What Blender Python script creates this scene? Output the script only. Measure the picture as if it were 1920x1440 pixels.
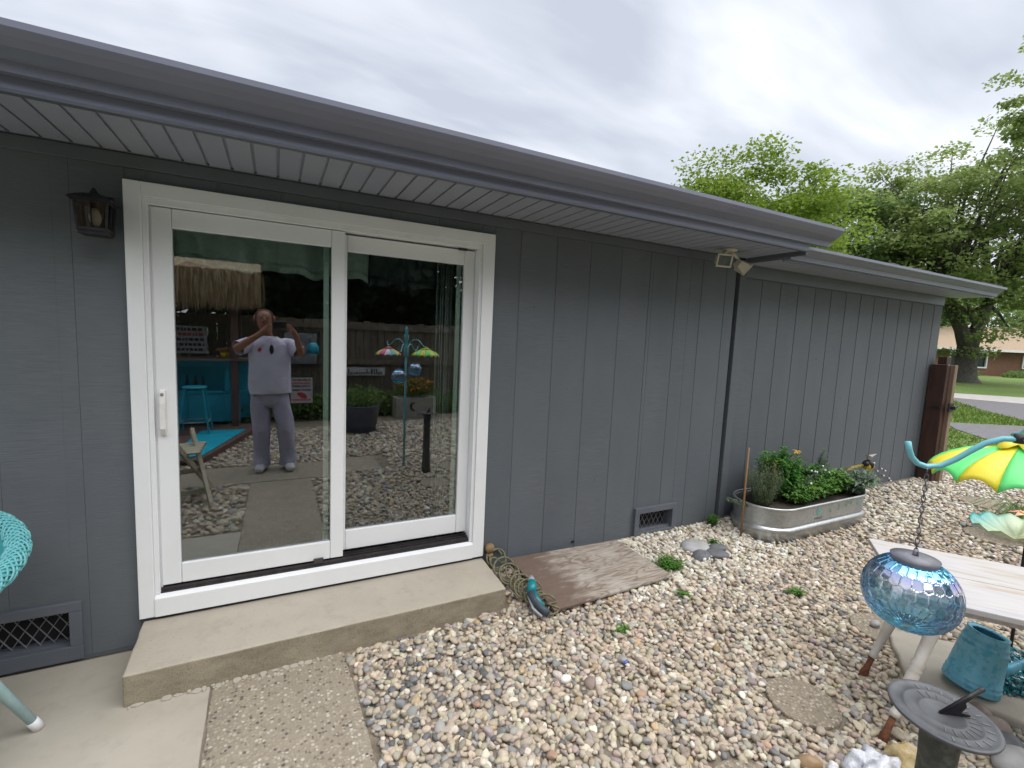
import bpy, math, random
import numpy as np
from mathutils import Vector, Matrix, Euler, noise as mnoise

# ------------------------------------------------------------------ scene, camera, light
for o in list(bpy.data.objects): bpy.data.objects.remove(o)
S = bpy.context.scene
COL = S.collection
rad = math.radians
CAM = Vector((0, -2.9, 1.72))
RIGHT = Vector((0.89317486, -0.44745229, 0.04500121))
DOWN = Vector((-0.00615983, -0.11223061, -0.9936631))
FWD = Vector((0.44966734, 0.8872377, -0.10299779))
cd = bpy.data.cameras.new('camera'); cam = bpy.data.objects.new('camera', cd); COL.objects.link(cam)
cd.sensor_width = 36; cd.lens = 876 / 1920 * 36; cd.clip_start = 0.05; cd.clip_end = 1500
U = -DOWN; B = -FWD
cam.matrix_world = Matrix(((RIGHT.x, U.x, B.x, CAM.x), (RIGHT.y, U.y, B.y, CAM.y), (RIGHT.z, U.z, B.z, CAM.z), (0, 0, 0, 1)))
S.camera = cam

SUN_EL, SUN_AZ = rad(66), rad(-55)      # azimuth measured from +x towards +y: over the photographer's shoulder
sd = Vector((math.cos(SUN_EL) * math.cos(SUN_AZ), math.cos(SUN_EL) * math.sin(SUN_AZ), math.sin(SUN_EL)))
sl = bpy.data.lights.new('sun', 'SUN'); sun = bpy.data.objects.new('sun', sl); COL.objects.link(sun)
sl.energy = 1.5; sl.angle = rad(80); sl.color = (1.0, 0.975, 0.94)
sun.rotation_euler = (-sd).to_track_quat('-Z', 'Y').to_euler(); sun.location = (0, 0, 30)

w = bpy.data.worlds.new('World'); S.world = w; w.use_nodes = True
wt = w.node_tree; wt.nodes.clear()
def N(t, typ, **kw):
    n = t.nodes.new(typ)
    for k, v in kw.items(): setattr(n, k, v)
    return n
out = N(wt, 'ShaderNodeOutputWorld'); bg = N(wt, 'ShaderNodeBackground'); bg.inputs['Strength'].default_value = 0.05
sky = N(wt, 'ShaderNodeTexSky', sky_type='NISHITA'); sky.sun_disc = False
sky.sun_elevation = SUN_EL; sky.sun_rotation = math.pi / 2 - SUN_AZ; sky.air_density = 1; sky.dust_density = 2
tc = N(wt, 'ShaderNodeTexCoord'); sep = N(wt, 'ShaderNodeSeparateXYZ'); wt.links.new(tc.outputs['Generated'], sep.inputs[0])
def wmath(op, a, b=None):
    n = N(wt, 'ShaderNodeMath', operation=op)
    for i, v in enumerate((a, b)):
        if v is None: continue
        if isinstance(v, (int, float)): n.inputs[i].default_value = v
        else: wt.links.new(v, n.inputs[i])
    return n.outputs[0]
zz = wmath('ADD', wmath('ABSOLUTE', sep.outputs['Z']), 0.22)
comb = N(wt, 'ShaderNodeCombineXYZ')
wt.links.new(wmath('DIVIDE', sep.outputs['X'], zz), comb.inputs[0]); wt.links.new(wmath('DIVIDE', sep.outputs['Y'], zz), comb.inputs[1])
def cloudnoise(scale, rot, st, detail, rough, dist):
    mp = N(wt, 'ShaderNodeMapping'); mp.inputs['Rotation'].default_value = (0, 0, rot); mp.inputs['Scale'].default_value = st
    wt.links.new(comb.outputs[0], mp.inputs[0])
    nz = N(wt, 'ShaderNodeTexNoise'); nz.inputs['Scale'].default_value = scale; nz.inputs['Detail'].default_value = detail
    nz.inputs['Roughness'].default_value = rough; nz.inputs['Distortion'].default_value = dist
    wt.links.new(mp.outputs[0], nz.inputs['Vector']); return nz.outputs['Fac']
n1 = cloudnoise(0.9, rad(-24), (0.8, 1.5, 1), 4, 0.5, 0.6)
n2 = cloudnoise(2.6, rad(-24), (0.6, 1.8, 1), 5, 0.5, 0.4)
cm = wmath('ADD', wmath('MULTIPLY', n1, 0.68), wmath('MULTIPLY', n2, 0.32))
cr = N(wt, 'ShaderNodeValToRGB'); wt.links.new(cm, cr.inputs[0])
e = cr.color_ramp.elements
e[0].position = 0.39; e[0].color = (4.5, 4.85, 5.6, 1)
e[1].position = 0.61; e[1].color = (8.2, 8.4, 8.6, 1)
m = e.new(0.5); m.color = (6.2, 6.5, 7.1, 1)
mx = N(wt, 'ShaderNodeMix', data_type='RGBA'); mx.inputs[0].default_value = 0.92
wt.links.new(sky.outputs[0], mx.inputs[6]); wt.links.new(cr.outputs[0], mx.inputs[7])
wt.links.new(mx.outputs[2], bg.inputs[0]); wt.links.new(bg.outputs[0], out.inputs[0])

vs = S.view_settings
vs.view_transform = 'Standard'; vs.look = 'None'; vs.gamma = 1; vs.exposure = 1.55; vs.use_curve_mapping = False
S.render.engine = 'CYCLES'
S.cycles.max_bounces = 8; S.cycles.transparent_max_bounces = 16

# ------------------------------------------------------------------ helpers
def ground(x, y):
    "height of the gravel top"
    s = lambda t: (lambda u: u * u * (3 - 2 * u))(min(1, max(0, t)))
    return 0.012 + 0.085 * s((x - 0.35) / 1.8) * (0.25 + 0.75 * math.exp(min(0, y) / 0.35)) + 0.0085 * min(5.5, max(0, x - 2))

def tag(o, label=None, cat=None, group=None, kind=None):
    if label: o['label'] = label
    if cat: o['category'] = cat
    if group: o['group'] = group
    if kind: o['kind'] = kind
    return o
def thing(name, loc, label, cat, group=None, kind=None):
    o = bpy.data.objects.new(name, None); COL.objects.link(o); o.location = loc; o.empty_display_size = 0.1
    return tag(o, label, cat, group, kind)
WL = {}
def wloc(o):
    v = Vector(o.location); p = o.parent
    while p: v += Vector(p.location); p = p.parent
    return v

class MB:
    def __init__(s): s.v = []; s.f = []; s.s = []
    def add(s, V, F, smooth=False):
        b = len(s.v); s.v.extend([Vector(q) for q in V]); s.f.extend([[i + b for i in q] for q in F]); s.s.extend([smooth] * len(F)); return s
    def box(s, x0, x1, y0, y1, z0, z1):
        return s.add([(x0, y0, z0), (x1, y0, z0), (x1, y1, z0), (x0, y1, z0), (x0, y0, z1), (x1, y0, z1), (x1, y1, z1), (x0, y1, z1)],
                     [(3, 2, 1, 0), (4, 5, 6, 7), (0, 1, 5, 4), (1, 2, 6, 5), (2, 3, 7, 6), (3, 0, 4, 7)])
    def obox(s, c, size, rot=(0, 0, 0)):
        m = rot if isinstance(rot, Matrix) else Euler(rot).to_matrix(); c = Vector(c); a, b, d = [q / 2 for q in size]
        P = [(-a, -b, -d), (a, -b, -d), (a, b, -d), (-a, b, -d), (-a, -b, d), (a, -b, d), (a, b, d), (-a, b, d)]
        return s.add([m @ Vector(p) + c for p in P], [(3, 2, 1, 0), (4, 5, 6, 7), (0, 1, 5, 4), (1, 2, 6, 5), (2, 3, 7, 6), (3, 0, 4, 7)])
    def bar(s, p, q, w, h, up=(0, 0, 1)):
        p, q = Vector(p), Vector(q); d = (q - p); L = d.length; d.normalize(); u = Vector(up)
        if abs(d.dot(u)) > .98: u = Vector((1, 0, 0))
        r = d.cross(u).normalized(); u = r.cross(d)
        return s.obox((p + q) / 2, (w, L, h), Matrix((r, d, u)).transposed())
    def prism(s, poly, ext):
        n = len(poly); e = Vector(ext); P = [Vector(p) for p in poly]
        return s.add(P + [p + e for p in P], [tuple(range(n - 1, -1, -1)), tuple(range(n, 2 * n))] + [(i, (i + 1) % n, n + (i + 1) % n, n + i) for i in range(n)])
    def tube(s, pts, r, n=8, closed=False, cap=True, flat=1.0):
        P = [Vector(p) for p in pts]; m = len(P); R = r if isinstance(r, (list, tuple)) else [r] * m
        V = []; prev = None
        for i, p in enumerate(P):
            a = P[(i - 1) % m] if (i > 0 or closed) else P[0]; b = P[(i + 1) % m] if (i < m - 1 or closed) else P[-1]
            d = (b - a).normalized() if (b - a).length > 1e-9 else Vector((0, 0, 1))
            if prev is None:
                u = d.cross(Vector((0, 0, 1)));  u = u if u.length > .05 else d.cross(Vector((1, 0, 0)))
            else: u = prev - d * prev.dot(d)
            u.normalize(); prev = u; w_ = d.cross(u)
            for k in range(n):
                t = 2 * math.pi * k / n; V.append(p + (u * math.cos(t) + w_ * math.sin(t) * flat) * R[i])
        F = []
        for i in range(m if closed else m - 1):
            for k in range(n):
                j = (i + 1) % m; F.append((i * n + k, i * n + (k + 1) % n, j * n + (k + 1) % n, j * n + k))
        if cap and not closed: F += [tuple(range(n - 1, -1, -1)), tuple((m - 1) * n + k for k in range(n))]
        return s.add(V, F, True)
    def lathe(s, prof, n=24, c=(0, 0, 0), m=None, smooth=True, sx=1, sy=1):
        c = Vector(c); V = []
        for r, z in prof:
            for k in range(n):
                t = 2 * math.pi * k / n; p = Vector((r * math.cos(t) * sx, r * math.sin(t) * sy, z)); V.append((m @ p if m else p) + c)
        F = [(i * n + k, i * n + (k + 1) % n, (i + 1) * n + (k + 1) % n, (i + 1) * n + k) for i in range(len(prof) - 1) for k in range(n)]
        if prof[0][0] > 1e-6: F.append(tuple(range(n - 1, -1, -1)))
        if prof[-1][0] > 1e-6: F.append(tuple((len(prof) - 1) * n + k for k in range(n)))
        return s.add(V, F, smooth)
    def ell(s, c, r, rot=(0, 0, 0), nu=12, nv=8):
        m = rot if isinstance(rot, Matrix) else Euler(rot).to_matrix(); c = Vector(c)
        r = (r, r, r) if isinstance(r, (int, float)) else r
        V = [m @ Vector((0, 0, -r[2])) + c]; F = []
        for i in range(1, nv):
            a = math.pi * i / nv
            for k in range(nu):
                t = 2 * math.pi * k / nu; V.append(m @ Vector((r[0] * math.sin(a) * math.cos(t), r[1] * math.sin(a) * math.sin(t), -r[2] * math.cos(a))) + c)
        V.append(m @ Vector((0, 0, r[2])) + c); L = len(V) - 1
        for k in range(nu):
            F.append((0, 1 + (k + 1) % nu, 1 + k)); F.append((L, L - nu + k, L - nu + (k + 1) % nu))
        for i in range(nv - 2):
            for k in range(nu): a = 1 + i * nu; F.append((a + k, a + (k + 1) % nu, a + nu + (k + 1) % nu, a + nu + k))
        return s.add(V, F, True)
    def leaf(s, p, d, L, W, up=(0, 0, 1), fold=0.25, droop=0.2):
        p, d = Vector(p), Vector(d).normalized(); u = Vector(up); r = d.cross(u)
        if r.length < .05: r = d.cross(Vector((1, 0, 0)))
        r.normalize(); u = r.cross(d)
        mid = p + d * L * .5; tip = p + d * L - u * L * droop
        return s.add([p, mid + r * W / 2 + u * W * fold, tip, mid - r * W / 2 + u * W * fold, mid], [(0, 1, 4), (1, 2, 4), (2, 3, 4), (3, 0, 4)])
    def build(s, name, mat, parent=None, org=None, bevel=0, seg=2, local=False):
        me = bpy.data.meshes.new(name)
        o = bpy.data.objects.new(name, me); COL.objects.link(o)
        off = Vector((0, 0, 0))
        if parent:
            o.parent = parent
            if not local: off = wloc(parent)
        elif org is not None and not local:
            off = Vector(org); o.location = off
        elif org is not None: o.location = org
        me.from_pydata([v - off for v in s.v], [], s.f); me.polygons.foreach_set('use_smooth', s.s); me.update()
        if mat: me.materials.append(mat)
        if bevel:
            b = o.modifiers.new('bevel', 'BEVEL'); b.width = bevel; b.segments = seg; b.limit_method = 'ANGLE'; b.angle_limit = rad(35)
        return o
def copy_tree(o, parent=None):
    c = o.copy(); COL.objects.link(c); c.parent = parent
    for ch in list(o.children): copy_tree(ch, c)
    return c
def fastmesh(name, V, F, mat, parent=None, org=None, colors=None, smooth=False):
    "V (n,3) array, F (m,k) array"
    me = bpy.data.meshes.new(name); o = bpy.data.objects.new(name, me); COL.objects.link(o)
    off = np.zeros(3)
    if parent: o.parent = parent; off = np.array(wloc(parent))
    elif org is not None: off = np.array(org); o.location = org
    V = (V - off).astype(np.float32); F = F.astype(np.int32); k = F.shape[1]
    me.vertices.add(len(V)); me.vertices.foreach_set('co', V.ravel())
    me.loops.add(F.size); me.loops.foreach_set('vertex_index', F.ravel())
    me.polygons.add(len(F)); me.polygons.foreach_set('loop_start', np.arange(0, F.size, k, dtype=np.int32))
    try: me.polygons.foreach_set('loop_total', np.full(len(F), k, dtype=np.int32))
    except Exception: pass
    me.update(calc_edges=True)
    me.polygons.foreach_set('use_smooth', np.full(len(F), smooth))
    if colors is not None:
        a = me.color_attributes.new('Col', 'FLOAT_COLOR', 'POINT'); c4 = np.ones((len(V), 4), np.float32); c4[:, :3] = colors; a.data.foreach_set('color', c4.ravel())
    me.materials.append(mat); me.validate(); return o

# ------------------------------------------------------------------ materials
def newmat(name):
    m = bpy.data.materials.new(name); m.use_nodes = True; t = m.node_tree; t.nodes.clear()
    o = N(t, 'ShaderNodeOutputMaterial'); b = N(t, 'ShaderNodeBsdfPrincipled'); t.links.new(b.outputs[0], o.inputs[0]); return m, t, b
def coords(t, stretch, rnd=True):
    tc = N(t, 'ShaderNodeTexCoord'); mp = N(t, 'ShaderNodeMapping'); mp.inputs['Scale'].default_value = stretch
    t.links.new(tc.outputs['Object'], mp.inputs[0])
    if rnd:
        oi = N(t, 'ShaderNodeObjectInfo'); mu = N(t, 'ShaderNodeMath', operation='MULTIPLY'); mu.inputs[1].default_value = 37.0
        t.links.new(oi.outputs['Random'], mu.inputs[0]); t.links.new(mu.outputs[0], mp.inputs['Location'])
    return mp.outputs[0]
def noise(t, vec, scale, detail=5, rough=.55, dist=0):
    n = N(t, 'ShaderNodeTexNoise'); n.inputs['Scale'].default_value = scale; n.inputs['Detail'].default_value = detail
    n.inputs['Roughness'].default_value = rough; n.inputs['Distortion'].default_value = dist
    t.links.new(vec, n.inputs['Vector']); return n.outputs['Fac']
def ramp(t, fac, stops):
    r = N(t, 'ShaderNodeValToRGB'); t.links.new(fac, r.inputs[0]); E_ = r.color_ramp.elements
    while len(E_) > len(stops): E_.remove(E_[-1])
    while len(E_) < len(stops): E_.new(0.5)
    for q, (p, c) in zip(E_, stops): q.position = p; q.color = (*c, 1) if len(c) == 3 else c
    return r.outputs[0]
def bumpn(t, b, h, strength, dist=0.01, prev=None):
    n = N(t, 'ShaderNodeBump'); n.inputs['Strength'].default_value = strength; n.inputs['Distance'].default_value = dist
    t.links.new(h, n.inputs['Height'])
    if prev: t.links.new(prev, n.inputs['Normal'])
    t.links.new(n.outputs[0], b.inputs['Normal']); return n.outputs[0]
def mixc(t, fac, a, b, blend='MIX'):
    m = N(t, 'ShaderNodeMix', data_type='RGBA', blend_type=blend)
    for i, v in ((0, fac), (6, a), (7, b)):
        if hasattr(v, 'links') or hasattr(v, 'is_linked'): t.links.new(v, m.inputs[i])
        elif i == 0: m.inputs[0].default_value = v
        else: m.inputs[i].default_value = (*v, 1)
    return m.outputs[2]
MATS = {}
def pm(name, c1, c2=None, rough=.6, metal=0, scale=8, detail=5, bump=0, bscale=None, stretch=(1, 1, 1), lo=.38, hi=.62, dist=.005, spec=.5, coat=0, c3=None):
    if name in MATS: return MATS[name]
    m, t, b = newmat(name); v = coords(t, stretch)
    if c2 is None: c2 = tuple(q * .82 for q in c1)
    f = noise(t, v, scale, detail)
    stops = [(lo, c1), (hi, c2)] if c3 is None else [(lo, c1), ((lo + hi) / 2, c3), (hi, c2)]
    t.links.new(ramp(t, f, stops), b.inputs['Base Color'])
    b.inputs['Roughness'].default_value = rough; b.inputs['Metallic'].default_value = metal
    b.inputs['Specular IOR Level'].default_value = spec; b.inputs['Coat Weight'].default_value = coat
    if bump: bumpn(t, b, noise(t, v, bscale or scale * 4, 6, .6), bump, dist)
    MATS[name] = m; return m
# ---- special materials
def siding_mat():
    m, t, b = newmat('painted_siding'); v = coords(t, (9, 9, 150)); v2 = coords(t, (1, 1, .5)); v3 = coords(t, (14, 14, 1.2))
    f = noise(t, v2, 2.2, 5); col = ramp(t, f, [(.3, (.100, .113, .129)), (.7, (.120, .135, .151))])
    g = noise(t, v, 1.0, 4, .6, .6)
    pt = ramp(t, noise(t, coords(t, (.8, .8, .45)), 2.5, 3), [(.44, (.02, .02, .02)), (.64, (.2, .2, .2))])
    col = mixc(t, pt, col, ramp(t, g, [(.35, (.08, .08, .09)), (.65, (.2, .2, .22))]))
    t.links.new(col, b.inputs['Base Color']); b.inputs['Roughness'].default_value = .62; b.inputs['Specular IOR Level'].default_value = .35
    n1 = bumpn(t, b, g, .45, .003); bumpn(t, b, noise(t, coords(t, (30, 30, 60)), 3, 4), .25, .002, n1)
    return m
SID = siding_mat()
SLATE = pm('slate_paint', (.100, .111, .133), (.114, .126, .149), rough=.42, scale=3, bump=.05, spec=.5)
SOFF = pm('soffit_paint', (.275, .295, .365), (.305, .325, .39), rough=.55, scale=2.5, bump=.03)
GUT = pm('gutter_paint', (.175, .188, .255), (.195, .207, .275), rough=.36, scale=2, spec=.5, bump=.03, bscale=5)
DARK = pm('dark_void', (.012, .012, .014), (.02, .02, .022), rough=.9)
WHITE = pm('white_vinyl', (.80, .815, .835), (.765, .78, .80), rough=.38, scale=3, bump=.02)
WHITE2 = pm('handle_white', (.8, .78, .76), (.74, .72, .70), rough=.4, scale=10)
TRACK = pm('dark_bronze', (.045, .042, .045), (.07, .065, .068), rough=.4, metal=.4, scale=20)
BLACKM = pm('black_metal', (.02, .019, .022), (.035, .033, .036), rough=.45, metal=.2, scale=30, bump=.2)
SHING = pm('shingle', (.05, .05, .055), (.12, .115, .11), rough=.9, scale=60, bump=.5, bscale=200)
IRON = pm('grey_wire', (.2, .2, .215), (.26, .26, .275), rough=.5, metal=.2)

def glass_mat(name, tint, fac):
    m = bpy.data.materials.new(name); m.use_nodes = True; t = m.node_tree; t.nodes.clear()
    o = N(t, 'ShaderNodeOutputMaterial'); mx = N(t, 'ShaderNodeMixShader'); tr = N(t, 'ShaderNodeBsdfTransparent'); gl = N(t, 'ShaderNodeBsdfGlossy')
    tr.inputs[0].default_value = (*tint, 1); gl.inputs['Roughness'].default_value = 0.0; gl.inputs[0].default_value = (.93, .95, 1, 1)
    fr = N(t, 'ShaderNodeFresnel'); fr.inputs[0].default_value = 1.45; ma = N(t, 'ShaderNodeMath', operation='ADD'); ma.inputs[1].default_value = fac; ma.use_clamp = True
    t.links.new(fr.outputs[0], ma.inputs[0]); t.links.new(ma.outputs[0], mx.inputs[0]); t.links.new(tr.outputs[0], mx.inputs[1]); t.links.new(gl.outputs[0], mx.inputs[2])
    t.links.new(mx.outputs[0], o.inputs[0]); return m
GLASS = glass_mat('door_glass', (.93, .985, .96), .118)

# ------------------------------------------------------------------ HOUSE
house = thing('house', (0, 0, 0), 'grey wood sided house with dark gutters and a white sliding glass door', 'house')
def plank(x0, x1, z0, z1, y=0.0, gap=.015, lip=True, name='siding_plank'):
    m = MB(); g = gap / 2; x0 += g; x1 -= g
    for h0, h1, k0, k1 in ((2.69, 3.10, .125, .295), (-1.325, -.907, .085, .275)):
        if y == 0 and x0 < h1 and x1 > h0 and z0 < k0:
            a, b_ = max(x0, h0), min(x1, h1); m.box(a, b_, y, y + .02, k1, z1); m.box(a, b_, y, y + .02, z0, k0)
            if x0 < h0: m.box(x0, h0, y, y + .02, z0, z1)
            if x1 > h1: m.box(h1, x1, y, y + .02, z0, z1)
            break
    else: m.box(x0, x1, y, y + .02, z0, z1)
    o = m.build(name, SID, house, bevel=.003 if gap > .005 else .0008, seg=2)
    return o
# lips behind grooves: one sheathing sheet behind the planks (openings left for door and vents)
m = MB()
for x0, x1, z0, z1 in [(-6, -1.325, 0, 2.5), (-1.325, -.907, .275, 2.5), (-1.325, -.907, 0, .085), (-.907, -.62, .0, 2.5), (-.62, 1.27, 2.36, 2.5), (-.62, 1.27, .0, .18), (1.27, 2.70, 0, 2.5), (2.70, 3.09, .29, 2.5), (2.70, 3.09, 0, .13), (3.09, 3.655, 0, 2.5)]:
    m.box(x0, x1, .0035, .019, z0, z1)
m.build('sheathing', SID, house)
m = MB()
for x0, x1, z0, z1 in [(-6, -.60, -.1, 2.6), (-.60, 1.24, 2.35, 2.6), (-.60, 1.24, -.1, .19), (1.24, 7.58, -.1, 2.6)]:
    m.box(x0, x1, .10, .14, z0, z1)
m.build('inner_wall', DARK, house)
GY_ = .030; P0 = 1.487; PW = .2912
xs = [P0 + PW * k for k in range(-17, 8)]
edges = [x for x in xs if x < -.70] + [-.642]
for a, b_ in zip(edges, edges[1:]):
    if b_ - a < .02: continue
    plank(a, b_, .02, 2.43, gap=.001)
edges = [1.288] + [x for x in xs if x > 1.35 and x < 3.6] + [3.662]
for a, b_ in zip(edges, edges[1:]):
    if b_ - a < .02: continue
    plank(a, b_, -.02, 2.43)
edges = [-.642] + [x for x in xs if -.6 < x < 1.25] + [1.288]
for a, b_ in zip(edges, edges[1:]):
    plank(a, b_, 2.372, 2.43); plank(a, b_, .0, .168)
MB().box(-5, 3.662, -.014, .019, 2.43, 2.492).build('frieze_board', SLATE, house, bevel=.003)
MB().box(-5, 3.72, -.026, .0, 2.494, 2.512).build('soffit_trim', SLATE, house, bevel=.002)
MB().box(3.64, 3.72, .05, .07, -.02, 2.5).build('sheathing', SID, house)
for k, (x_, z_, y_) in enumerate([(1.62, 1.93, 0), (2.24, .62, 0), (2.9, 2.05, 0), (3.31, 1.2, 0), (1.93, 1.35, 0), (5.02, 1.62, GY_), (6.12, .86, GY_), (6.6, 1.75, GY_), (5.55, 1.2, GY_)]):
    m = MB(); m.ell((x_, y_ - .001, z_), (.0065, .004, .0065), nu=8, nv=6); m.build('nail_head', SLATE, house)
# garage wall, set back a little, with a corner board in front of the open joint
GY = .030
MB().box(3.708, 3.79, -.002, GY + .02, -.02, 2.47).build('corner_board', SID, house, bevel=.003)
e2 = [3.79] + [4.055 + .2755 * k for k in range(13)] + [7.58]
for a, b_ in zip(e2, e2[1:]):
    plank(a, b_, -.02, 2.335, y=GY, gap=.013)
MB().box(3.79, 7.58, GY + .0045, GY + .0195, -.02, 2.46).build('sheathing', SID, house)
MB().box(3.792, 7.58, GY - .012, GY + .019, 2.343, 2.46).build('frieze_board', SLATE, house, bevel=.003)
MB().box(3.70, 7.6, GY - .03, GY, 2.452, 2.466).build('soffit_trim', SLATE, house, bevel=.002)
MB().box(7.48, 7.575, GY + .021, 7.0, -.02, 2.55).build('end_wall', SID, house)
# soffit panels
for k in range(-36, 37):
    a = .012 + .1035 * k
    if a > 3.70 or a < -3.4: continue
    b_ = min(a + .1035, 3.745)
    m = MB(); m.box(a + .0055, b_ - .0055, -.541, -.028, 2.494, 2.502)
    m.build('soffit_panel', SOFF, house, bevel=.003, seg=2)
MB().box(-3.6, 3.745, -.541, .1, 2.5045, 2.515).build('soffit_backing', SOFF, house)
MB().box(-3.6, 3.745, -.575, -.5425, 2.478, 2.487).build('edge_trim', SLATE, house, bevel=.002)
MB().box(3.746, 3.775, -.544, GY - .032, 2.46, 2.66).build('eave_return', SLATE, house, bevel=.003)
m = MB()
for k in range(16):
    a = 3.78 + .26 * k
    m.box(a + .002, min(7.83, a + .258), -.33, GY - .031, 2.447 + .006, 2.458)
m.build('garage_soffit', SOFF, house)
MB().box(-3.6, 3.745, -.566, -.542, 2.488, 2.665).build('fascia', GUT, house, bevel=.004)
MB().box(3.78, 7.83, -.352, -.331, 2.436, 2.555).build('fascia', GUT, house, bevel=.003)
def gutter(x0, x1, y, z, h, d):
    prof = [(0, h), (0, 0), (-.035, 0), (-.040, .036), (-.052, .040), (-.095 * d / .135, .060), (-.118 * d / .135, .083), (-d + .004, h - .022), (-d, h - .016), (-d, h + .006), (-d + .014, h + .006), (-d + .014, h - .006), (-d + .03, h - .03), (-.05, .05), (-.006, .02), (-.006, h)]
    m = MB(); m.prism([(x0, y + a, z + b_) for a, b_ in prof], (x1 - x0, 0, 0))
    o = m.build('gutter', GUT, house)
    m = MB(); m.prism([(x1, y + a, z + b_) for a, b_ in prof[:10]], (.004, 0, 0)); m.build('gutter_cap', GUT, house); return o
gutter(-3.6, 3.945, -.567, 2.535, .122, .135)
gutter(3.80, 7.80, -.353, 2.452, .096, .115)
# roofs with a first course of shingle tabs over the gutters
def roofslab(x0, x1, y0, z0, y1, s, name='roof'):
    m = MB(); z1 = z0 + (y1 - y0) * s
    m.prism([(x0, y0, z0), (x0, y1, z1), (x0, y1, z1 - .12), (x0, y0, z0 - .02)], (x1 - x0, 0, 0)); return m.build(name, SHING, house)
roofslab(-4, 3.93, -.58, 2.672, 5.5, .24); roofslab(3.4, 7.86, -.37, 2.565, 5.5, .22)
rnd = random.Random(4)
for x0, x1, y, z, s in [(-3.6, 3.93, -.60, 2.676, .24), (3.96, 7.86, -.40, 2.566, .22)]:
    x = x0
    while x < x1 - .1:
        L = rnd.choice([.17, .33, .33, .5]); L = min(L, x1 - x)
        m = MB(); t_ = rnd.uniform(.0, .012)
        m.prism([(x + .003, y - rnd.uniform(0, .012), z + t_), (x + .003, y + .14, z + .004 + .14 * s), (x + .003, y + .14, z + .011 + .14 * s), (x + .003, y - .004, z + .007 + t_)], (L - .006, 0, 0))
        m.build('shingle', SHING, house); x += L
# foundation vents
def vent(x0, x1, z0, z1, fw, yf, sill=.05):
    m = MB()
    m.box(x0, x1, yf, .0195, z1 - fw, z1); m.box(x0, x0 + fw, yf, .0195, z0 + sill, z1 - fw); m.box(x1 - fw, x1, yf, .0195, z0 + sill, z1 - fw)
    m.box(x0, x1, yf, .0195, z0, z0 + sill)
    m.box(x0 + fw - .012, x0 + fw, .0205, .095, z0 + sill, z1 - fw); m.box(x1 - fw, x1 - fw + .012, .02, .095, z0 + sill, z1 - fw); m.box(x0 + fw, x1 - fw, .02, .095, z0 + sill - .012, z0 + sill); m.box(x0 + fw, x1 - fw, .02, .095, z1 - fw, z1 - fw + .012)
    v = m.build('foundation_vent', SLATE, house, bevel=.004)
    m = MB(); X0, X1, Z0, Z1 = x0 + fw, x1 - fw, z0 + sill, z1 - fw; H = Z1 - Z0; p = .052; k = -4
    dx = H * .62
    x = X0 - dx
    while x < X1:
        for s in (1, -1):
            a, b_ = (x, Z0) if s > 0 else (x, Z1), (x + dx, Z1) if s > 0 else (x + dx, Z0)
            (ax, az), (bx, bz) = a, b_
            t0 = max(0, (X0 - ax) / dx); t1 = min(1, (X1 - ax) / dx)
            if t1 - t0 > .02:
                m.bar((ax + t0 * dx, .055 + .003 * s, az + t0 * (bz - az)), (ax + t1 * dx, .055 + .003 * s, az + t1 * (bz - az)), .004, .003, up=(0, 1, 0))
        x += p
    m.build('vent_mesh', IRON, v)
    MB().box(X0, X1, .085, .095, Z0, Z1).build('vent_backing', DARK, v)
vent(2.665, 3.137, .065, .328, .05, -.028)
for x in (): pass
# the left vent sits in planks that stay whole above it
vent(-1.36, -.872, .015, .318, .05, -.016, sill=.075)
# ---- sliding door
m = MB(); X0, X1, Z0, Z1 = -.643, 1.288, .171, 2.371
m.box(X0, X0 + .067, -.03, .019, Z0, Z1); m.box(X1 - .082, X1, -.03, .019, Z0, Z1)
m.box(X0 + .067, X1 - .082, -.03, .019, Z1 - .069, Z1)
m.prism([(X0 + .067, -.036, Z0), (X0 + .067, .019, Z0), (X0 + .067, .019, Z0 + .118), (X0 + .067, -.012, Z0 + .114), (X0 + .067, -.036, Z0 + .1)], (X1 - X0 - .149, 0, 0))
door = m.build('sliding_door', WHITE, house, bevel=.003)
m = MB()   # jamb
for a, b_ in ((-.576, -.553), (1.183, 1.206)): m.box(a, b_, -.018, .125, .285, 2.302)
m.box(-.553, 1.183, -.018, .125, 2.272, 2.302)
for a, b_, y0 in ((-.5532, -.5455, .006), (1.1775, 1.1832, .054)): m.box(a, b_, y0, .08, .3, 2.272)
m.build('door_jamb', WHITE, door, bevel=.004)
m = MB(); m.box(-.553, 1.183, -.01, .125, .27, .292); m.box(-.553, 1.183, .001, .006, .292, .312); m.box(.36, 1.183, .045, .052, .292, .325); m.box(.36, 1.183, .02, .026, .292, .318)
m.build('sill_track', TRACK, door)
def panel(x0, x1, z0, z1, l, r, t, bt, y, th, name):
    m = MB()
    m.box(x0, x0 + l, y, y + th, z0, z1); m.box(x1 - r, x1, y, y + th, z0, z1)
    m.box(x0 + l + .0012, x1 - r - .0012, y + .001, y + th - .001, z1 - t, z1); m.box(x0 + l + .0012, x1 - r - .0012, y + .001, y + th - .001, z0, z0 + bt)
    p = m.build(name, WHITE, door, bevel=.004)
    m = MB(); a, b_, c_, d_ = x0 + l, x1 - r, z0 + bt, z1 - t
    m.box(a - .004, b_ + .004, y + th * .55, y + th * .55 + .005, c_ - .004, d_ + .004); m.build('door_glass', GLASS, door); return p
panel(-.546, .357, .322, 2.268, .084, .073, .094, .108, .0, .036, 'sliding_panel')
panel(.285, 1.178, .338, 2.262, .09, .07, .095, .125, .05, .036, 'fixed_panel')
m = MB(); m.box(.19, .245, -.012, .0, .31, .338); m.build('panel_stop', TRACK, door, bevel=.002)
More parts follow.
